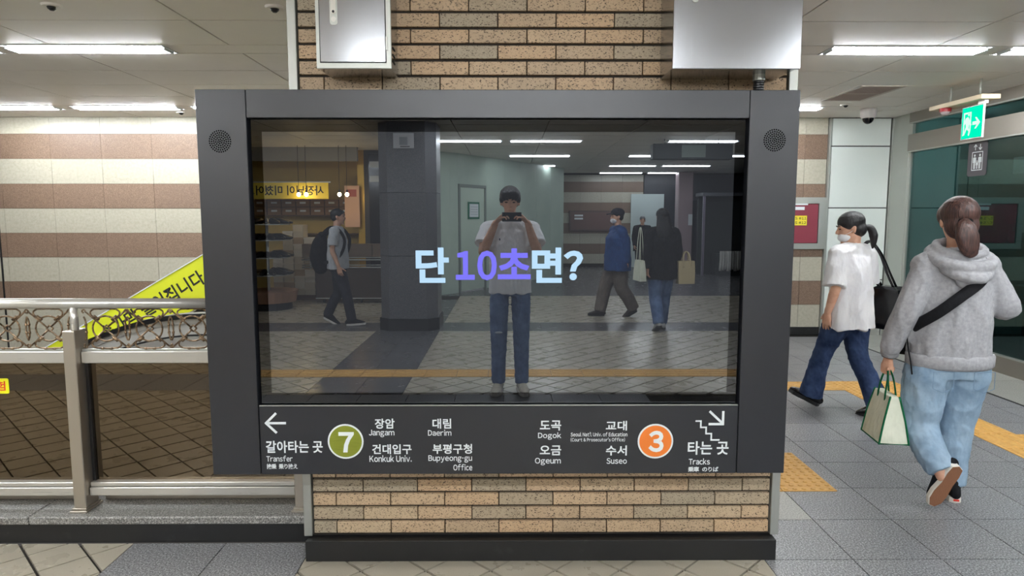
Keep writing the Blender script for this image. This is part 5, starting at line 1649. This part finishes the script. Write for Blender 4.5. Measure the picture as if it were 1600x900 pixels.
hr = hand_geo((0.200, 0.102, 0.80), (-0.1, 0.5, -0.9), (-1, 0.1, 0), (-0.1, 0.9, 0.4), (45, 50, 52, 55), 0.0, 0.95)
body(p, J, HM, [hl, hr])
face_bits(p, HM)
hem = [(0, -0.005, 0.66), (0, -0.005, 0.76), (0, 0, 0.92), (0, 0, 1.08), (0, 0, 1.21)]
rad = [(0.205, 0.150), (0.200, 0.145), (0.182, 0.132), (0.180, 0.125), (0.145, 0.095)]
slv = {'L': [(-0.155, 0, 1.215), (-0.195, -0.012, 1.12), (-0.213, -0.022, 1.02), (-0.222, -0.026, 0.985)], 'R': [(0.155, 0, 1.215), (0.195, 0.005, 1.12), (0.213, 0.012, 1.02), (0.220, 0.014, 0.985)]}
top(p, 'tshirt', J, hem, rad, slv, [0.076, 0.078, 0.080, 0.081], M_WTEE, 0.008, 3, folds(0.034, (14, 14, 7), 21, (0.009, 6, 0.66, 1.15)), 0.074)
jl = [([(-0.080, 0.0, 0.80), (-0.084, 0.05, 0.66), (-0.082, 0.145, 0.46), (-0.078, 0.20, 0.28), (-0.075, 0.245, 0.095)], [(0.105, 0.115), (0.098, 0.105), (0.070, 0.074), (0.074, 0.078), (0.092, 0.098)]),
      ([(0.080, 0.0, 0.80), (0.084, 0.0, 0.66), (0.088, -0.025, 0.45), (0.098, -0.125, 0.26), (0.105, -0.225, 0.065)], [(0.105, 0.115), (0.098, 0.105), (0.072, 0.076), (0.076, 0.080), (0.094, 0.100)])]
trousers(p, J, 0.88, [(0.16, 0.115), (0.175, 0.13), (0.15, 0.11)], jl, M_DJEAN, 0.008, 4, folds(0.024, (16, 16, 22), 13), 'jeans')
shoe(p, T((-0.080, 0.262, 0.035)) @ rotz(R(34)) @ rotx(R(24)), M_LEATH, M_BLACKP, None, 0.92, 0.02)
shoe(p, T((0.105, -0.215, 0.02)) @ rotz(R(14)) @ rotx(R(-14)), M_LEATH, M_BLACKP, None, 0.92, 0.02)
hair = [ell((0, -0.008, 0.042), (0.086, 0.099, 0.080)), ell((0, -0.045, -0.018), (0.078, 0.064, 0.066)), ell((-0.044, 0.006, 0.030), (0.040, 0.056, 0.050)), ell((0.044, 0.006, 0.030), (0.040, 0.056, 0.050))]
solid('hair', [xf(g, HM) for g in hair], M_HBLK, p, 0.006, 4, folds(0.002, (60, 60, 30), 2))
solid('ponytail', [xf(loft([(0.0, -0.10, -0.01), (0.004, -0.132, -0.03), (0.008, -0.145, -0.085), (0.004, -0.135, -0.15), (0.0, -0.125, -0.175)], [(0.020, 0.018), (0.036, 0.028), (0.040, 0.032), (0.028, 0.020), (0.012, 0.008)], n=14, sub=4), HM)], M_HBLK, p, 0.005, 2, folds(0.004, (90, 60, 14), 4))
solid('face_mask', [xf(ell((0, 0.046, -0.064), (0.055, 0.056, 0.040)), HM)], M_MASK, p, 0.005, 1)
for s in (-1, 1):
    v, f = xf(loft([(s * 0.052, 0.06, -0.045), (s * 0.072, 0.02, -0.03), (s * 0.078, -0.010, -0.005)], [0.0018] * 3, n=6, sub=3), HM); mk('mask_loop', v, f, M_MASK, None, True).parent = p
# her shoulder bag
bg = empty('shoulder_bag', (2.615, 2.30, 0.62), R(27)); tag(bg, 'glossy black boxy shoulder bag hanging from person in white T-shirt', 'bag')
def sbag(root, cx, cy, w, d, h, z0=0.0):
    V = []
    for z, kx, ky in ((0, 1.0, 1.0), (h * 0.72, 0.98, 0.98), (h * 0.93, 0.86, 0.80), (h, 0.66, 0.5)):
        V += [(cx - w / 2 * kx, cy - d / 2 * ky, z0 + z), (cx + w / 2 * kx, cy - d / 2 * ky, z0 + z), (cx + w / 2 * kx, cy + d / 2 * ky, z0 + z), (cx - w / 2 * kx, cy + d / 2 * ky, z0 + z)]
    F = [(3, 2, 1, 0), (12, 13, 14, 15)] + [(r * 4 + i, r * 4 + (i + 1) % 4, (r + 1) * 4 + (i + 1) % 4, (r + 1) * 4 + i) for r in range(3) for i in range(4)]
    o = mk('body', V, F, M_LEATH); bev(o.data, 0.010, 2); o.parent = root
    return o
sbag(bg, 0.335, -0.085, 0.155, 0.27, 0.33, 0.02)
for yy in (-0.222, 0.052):
    for zz in (0.06, 0.25):
        for xx in (0.275, 0.395):
            v, f = ell((xx, yy, zz), (0.008, 0.006, 0.008), None, 10, 6); mk('stud', v, f, M_STEEL2, None, True).parent = bg
for dx in (-0.018, 0.018):
    v, f = strapgeo([(0.335 + dx, -0.15, 0.30), (0.280 + dx, -0.105, 0.45), (0.215 + dx * 0.5, -0.075, 0.60), (0.165 + dx * 0.4, -0.015, 0.69), (0.195 + dx * 0.4, 0.062, 0.60), (0.27 + dx, 0.02, 0.45), (0.335 + dx, -0.03, 0.31)], 0.011, 0.004, (1, 0, 0.3)); mk('strap', v, f, M_LEATH, None, True).parent = bg

# ---------------------------------------------------------------- the photographer (mirrored in the screen)
p = empty('person', (0.055, -2.95, 0.0), 0.0)
tag(p, 'person in white T-shirt and blue jeans photographing own reflection in the screen', 'person')
J = joints(pel=(0, 0, 0.92), waist=(0, 0, 1.07), chest=(0, 0.01, 1.27), neck=(0, 0, 1.46), shL=(-0.185, 0, 1.395), elL=(-0.225, 0.10, 1.20), wrL=(-0.118, 0.185, 1.445),
           shR=(0.185, 0, 1.395), elR=(0.225, 0.10, 1.20), wrR=(0.142, 0.185, 1.445), hipL=(-0.09, 0, 0.90), knL=(-0.095, 0.03, 0.50), anL=(-0.098, 0, 0.10),
           hipR=(0.09, 0, 0.90), knR=(0.095, 0.03, 0.50), anR=(0.098, 0, 0.10))
HM = T((0.0, 0.025, 1.622)) @ rotx(R(-8))
hl = hand_geo((-0.116, 0.188, 1.448), (0.75, 0.25, 0.75), (0.55, 0.35, -0.65), (0.2, -0.9, 0.1), (34, 36, 40, 44), 0.05, 0.92, (0.8, 0.2, 0.5))
hr = hand_geo((0.140, 0.188, 1.448), (-0.75, 0.25, 0.75), (-0.55, 0.35, -0.65), (-0.2, -0.9, 0.1), (34, 36, 40, 44), 0.05, 0.92, (0.8, 0.2, 0.5))
body(p, J, HM, [hl, hr], 1.1)
face_bits(p, HM)
hem = [(0, 0, 0.85), (0, 0, 0.97), (0, 0, 1.12), (0, 0, 1.26), (0, 0, 1.38)]
rad = [(0.194, 0.132), (0.186, 0.128), (0.180, 0.122), (0.178, 0.118), (0.15, 0.095)]
slv = {'L': [(-0.175, 0, 1.385), (-0.208, 0.03, 1.315), (-0.226, 0.066, 1.262)], 'R': [(0.175, 0, 1.385), (0.208, 0.03, 1.315), (0.226, 0.066, 1.262)]}
top(p, 'tshirt', J, hem, rad, slv, [0.078, 0.079, 0.080], M_WTEE2, 0.009, 3, folds(0.026, (13, 13, 8), 31, (0.006, 6, 0.85, 1.3)), 0.074)
v, f = ell((-0.085, 0.128, 1.31), (0.006, 0.004, 0.010), None, 8, 6); mk('chest_emblem', v, f, simple('navy_thread', c(30, 36, 70), 0.8), None, True).parent = p
jl = [([(s * 0.088, 0, 0.92), (s * 0.092, 0.01, 0.75), (s * 0.095, 0.03, 0.50), (s * 0.098, 0.012, 0.28), (s * 0.099, 0.004, 0.075)], [(0.080, 0.098), (0.086, 0.096), (0.074, 0.078), (0.066, 0.068), (0.062, 0.066)]) for s in (-1, 1)]
trousers(p, J, 0.98, [(0.155, 0.105), (0.158, 0.11), (0.135, 0.09)], jl, M_MJEAN, 0.009, 4, folds(0.020, (16, 16, 22), 33), 'jeans')
v, f = ell((-0.095, 0.106, 0.53), (0.034, 0.008, 0.010), None, 10, 6); mk('ripped_knee', v, f, simple('frayed_denim', c(190, 200, 212), 0.9), None, True).parent = p
for s in (-1, 1):
    shoe(p, T((s * 0.100, 0.005, 0.0)) @ rotz(R(-s * 10)), M_BEIGE, M_SOLEW, None, 1.08, 0.03)
hair = [ell((0, -0.016, 0.042), (0.090, 0.106, 0.088)), ell((0, -0.050, -0.012), (0.080, 0.062, 0.062))] + [ell((x, 0.070, 0.062 - abs(x) * 0.15), (0.024, 0.030, 0.042)) for x in (-0.052, -0.027, 0.0, 0.027, 0.052)] + [ell((s * 0.076, 0.022, 0.022), (0.014, 0.032, 0.036)) for s in (-1, 1)]
solid('hair', [xf(g, HM) for g in hair], M_HBLK, p, 0.006, 2, folds(0.006, (70, 70, 30), 6))
ph = empty('smartphone', (0.068, -2.7165, 1.456)); tag(ph, 'dark smartphone held up by the photographer in both hands', 'phone')
o = box('case', -0.0105, 0.1465, -2.7215, -2.7130, 1.4560, 1.5310, simple('phone_black', c(30, 30, 34), 0.3), ph, 0.0035)
for xx, zz in ((0.010, 1.5185), (0.010, 1.4985), (0.010, 1.4785)):
    v, f = loft([(xx, -2.7132, zz), (xx, -2.7115, zz)], [0.0062, 0.0062], n=14, sub=1, cap='flat', ref=(0, 0, 1)); mk('lens', v, f, M_LEATH, ph)
box('display', -0.006, 0.142, -2.7219, -2.7214, 1.460, 1.527, simple('phone_screen', c(40, 44, 52), 0.1), ph)

# ---------------------------------------------------------------- passers-by in the reflection
def walker(name_label, loc, rz, H, stride, m_top, m_bot, m_shoe, m_sole, hem_z, long_sleeve, hair, m_hair, tr_=(0.20, 0.15), legr=(0.09, 0.07, 0.068), arms=0.06, extra_top=()):
    k = H / 1.7
    p = empty('person', loc, rz); tag(p, name_label, 'person')
    J = joints(pel=(0, 0, 0.90 * k), waist=(0, 0, 1.05 * k), chest=(0, 0.01, 1.25 * k), neck=(0, 0, 1.43 * k), shL=(-0.18 * k, 0, 1.37 * k), elL=(-0.225 * k, -0.02, 1.10 * k), wrL=(-0.225 * k, arms, 0.87 * k),
               shR=(0.18 * k, 0, 1.37 * k), elR=(0.225 * k, -0.05, 1.10 * k), wrR=(0.225 * k, -arms, 0.87 * k), hipL=(-0.085, 0, 0.87 * k), knL=(-0.085, stride * 0.62, 0.49 * k), anL=(-0.08, stride, 0.10),
               hipR=(0.085, 0, 0.87 * k), knR=(0.085, -stride * 0.15, 0.47 * k), anR=(0.08, -stride, 0.14))
    HM = T((0, 0.02, 1.585 * k)) @ Matrix.Scale(k, 4)
    hl = hand_geo(J['wrL'], (0.03, 0.2, -1), (1, 0, 0), (0, 1, 0.2), (25, 28, 30, 32), 0.03, k)
    hr = hand_geo(J['wrR'], (-0.03, 0.1, -1), (-1, 0, 0), (0, 1, 0.2), (25, 28, 30, 32), 0.03, k)
    body(p, J, HM, [hl, hr], 1.0 * k, 0.011)
    face_bits(p, HM)
    a, b = tr_
    hz = hem_z
    hem = [(0, 0, hz), (0, 0, hz + 0.12), (0, 0, 1.10 * k), (0, 0, 1.25 * k), (0, 0, 1.36 * k)]
    rad = [(a * 1.02, b), (a, b), (a * 0.95, b * 0.92), (a * 0.96, b * 0.9), (0.15 * k, 0.10)]
    slv = {}
    for s in 'LR':
        if long_sleeve: slv[s] = [J['sh' + s] - V3(0, 0, 0.01), J['sh' + s].lerp(J['el' + s], 0.5), J['el' + s], J['el' + s].lerp(J['wr' + s], 0.5), J['wr' + s]]
        else: slv[s] = [J['sh' + s] - V3(0, 0, 0.01), J['sh' + s].lerp(J['el' + s], 0.4), J['sh' + s].lerp(J['el' + s], 0.75)]
    top(p, 'jacket' if long_sleeve else 'tshirt', J, hem, rad, slv, [0.078, 0.075, 0.068, 0.06, 0.05][:len(slv['L'])] if long_sleeve else [0.074, 0.075, 0.075], m_top, 0.011, 3, folds(0.024, (13, 13, 8), int(H * 100)), 0.075, extra_top)
    l0, l1, l2 = legr
    jl = [([J['hip' + s] + V3(0, 0, 0.02), J['hip' + s].lerp(J['kn' + s], 0.5), J['kn' + s], J['kn' + s].lerp(J['an' + s], 0.5), J['an' + s] - V3(0, 0, 0.03)], [(l0 + 0.012, l0 + 0.02), (l0, l0 + 0.008), l1 + 0.004, l1, l2]) for s in 'LR']
    trousers(p, J, 0.95 * k, [(0.155, 0.115), (0.165, 0.125), (0.15, 0.11)], jl, m_bot, 0.011, 4, folds(0.010, (16, 16, 18), int(H * 77)))
    shoe(p, T((-0.08, stride + 0.01, 0.0)) @ rotx(R(4)), m_shoe, m_sole, None, 1.0, 0.03)
    shoe(p, T((0.08, -stride + 0.02, 0.035)) @ rotx(R(-28)), m_shoe, m_sole, None, 1.0, 0.03)
    solid('hair', [xf(g, HM) for g in hair], m_hair, p, 0.008, 3, folds(0.004, (60, 60, 30), 3))
    return p, HM, J
SHORT = [ell((0, -0.018, 0.038), (0.084, 0.100, 0.082)), ell((0, -0.050, -0.010), (0.076, 0.058, 0.060)), ell((0, 0.055, 0.068), (0.052, 0.032, 0.026))]
LONG = [ell((0, -0.016, 0.036), (0.090, 0.104, 0.086)), loft([(0, -0.04, 0.02), (0, -0.065, -0.08), (0, -0.10, -0.20), (0, -0.115, -0.30)], [(0.088, 0.07), (0.105, 0.06), (0.125, 0.05), (0.10, 0.035)], n=16, sub=3)]
# man with backpack
pb, HB, JB = walker('person in grey T-shirt with black backpack walking right in the reflection', (-2.30, -6.55, 0), R(-90), 1.60, 0.19, M_GTEE, M_CHAR, M_CANB, M_SOLEW, 0.78, False, SHORT, M_HBLK)
bp = empty('backpack', (-2.30, -6.55, 0.9), R(-90)); tag(bp, 'black backpack worn by the reflected person in grey T-shirt', 'bag')
solid('pack', [loft([(0, -0.24, -0.10), (0, -0.26, 0.05), (0, -0.24, 0.22), (0, -0.21, 0.33)], [(0.13, 0.10), (0.155, 0.125), (0.145, 0.105), (0.09, 0.06)], n=16, sub=3)], M_CANB, bp, 0.011, 3, folds(0.01, (15, 15, 15), 8))
for s in (-1, 1):
    v, f = strapgeo([(s * 0.10, -0.20, 0.33), (s * 0.125, -0.06, 0.445), (s * 0.135, 0.07, 0.40), (s * 0.145, 0.135, 0.25), (s * 0.16, 0.06, 0.06), (s * 0.13, -0.16, -0.04)], 0.022, 0.008, (1, 0, 0.2)); mk('shoulder_strap', v, f, M_CANB, None, True).parent = bp
# man in blue jacket and cap
pu, HU, JU = walker('person in blue jacket, dark cap and mask walking left in the reflection', (1.68, -7.32, 0), R(78), 1.60, 0.24, M_BLUEJ, M_KHAKI, simple('brown_shoe', c(58, 46, 42), 0.5), M_BLACKP, 0.69, True, SHORT, M_HBLK, (0.245, 0.20), (0.112, 0.098, 0.09))
solid('face_mask', [xf(ell((0, 0.052, -0.062), (0.056, 0.058, 0.046)), HU)], M_MASK, pu, 0.008, 2)
solid('cap', [xf(g, HU) for g in (ell((0, -0.014, 0.062), (0.095, 0.112, 0.075)), loft([(0, 0.06, 0.048), (0, 0.12, 0.044), (0, 0.165, 0.034)], [(0.075, 0.010), (0.072, 0.009), (0.045, 0.008)], n=14, sub=3, ref=(0, 0, 1)))], M_CHAR, pu, 0.007, 2)
# woman in black jacket
pk_, HK, JK = walker('person in black jacket with long dark hair and two bags in the reflection', (2.05, -6.05, 0), R(172), 1.60, 0.15, M_BLKJ, M_MJEAN, simple('white_sneaker', c(206, 204, 200), 0.5), M_BLACKP, 0.68, True, LONG, M_HBLK, (0.215, 0.16), (0.095, 0.08, 0.072))
t1 = empty('white_tote', (1.76, -6.03, 0.66), R(80)); tag(t1, 'white tote bag on long strap beside the reflected black jacket', 'bag')
tote(t1, 0.26, 0.22, 0.09, 0.05, 0.27, M_TOTE, None, 0.42, M_TOTE)
t2 = empty('beige_shopping_bag', (2.36, -6.03, 0.62), R(172)); tag(t2, 'beige shopping bag hanging right of the reflected black jacket', 'bag')
tote(t2, 0.22, 0.22, 0.10, 0.07, 0.30, simple('beige_paper', c(196, 178, 140), 0.7), None, 0.12, simple('beige_paper', c(196, 178, 140), 0.7))
# distant person looking at a phone
pd_, HD, JD = walker('small distant person in black looking at a phone beside white panel', (3.42, -14.2, 0), R(0), 1.50, 0.03, M_BLKJ, M_CHAR, M_CANB, M_BLACKP, 0.62, True, SHORT, M_HGRY, (0.22, 0.17), (0.095, 0.08, 0.072))
bpy.data.scenes.remove(TMP)
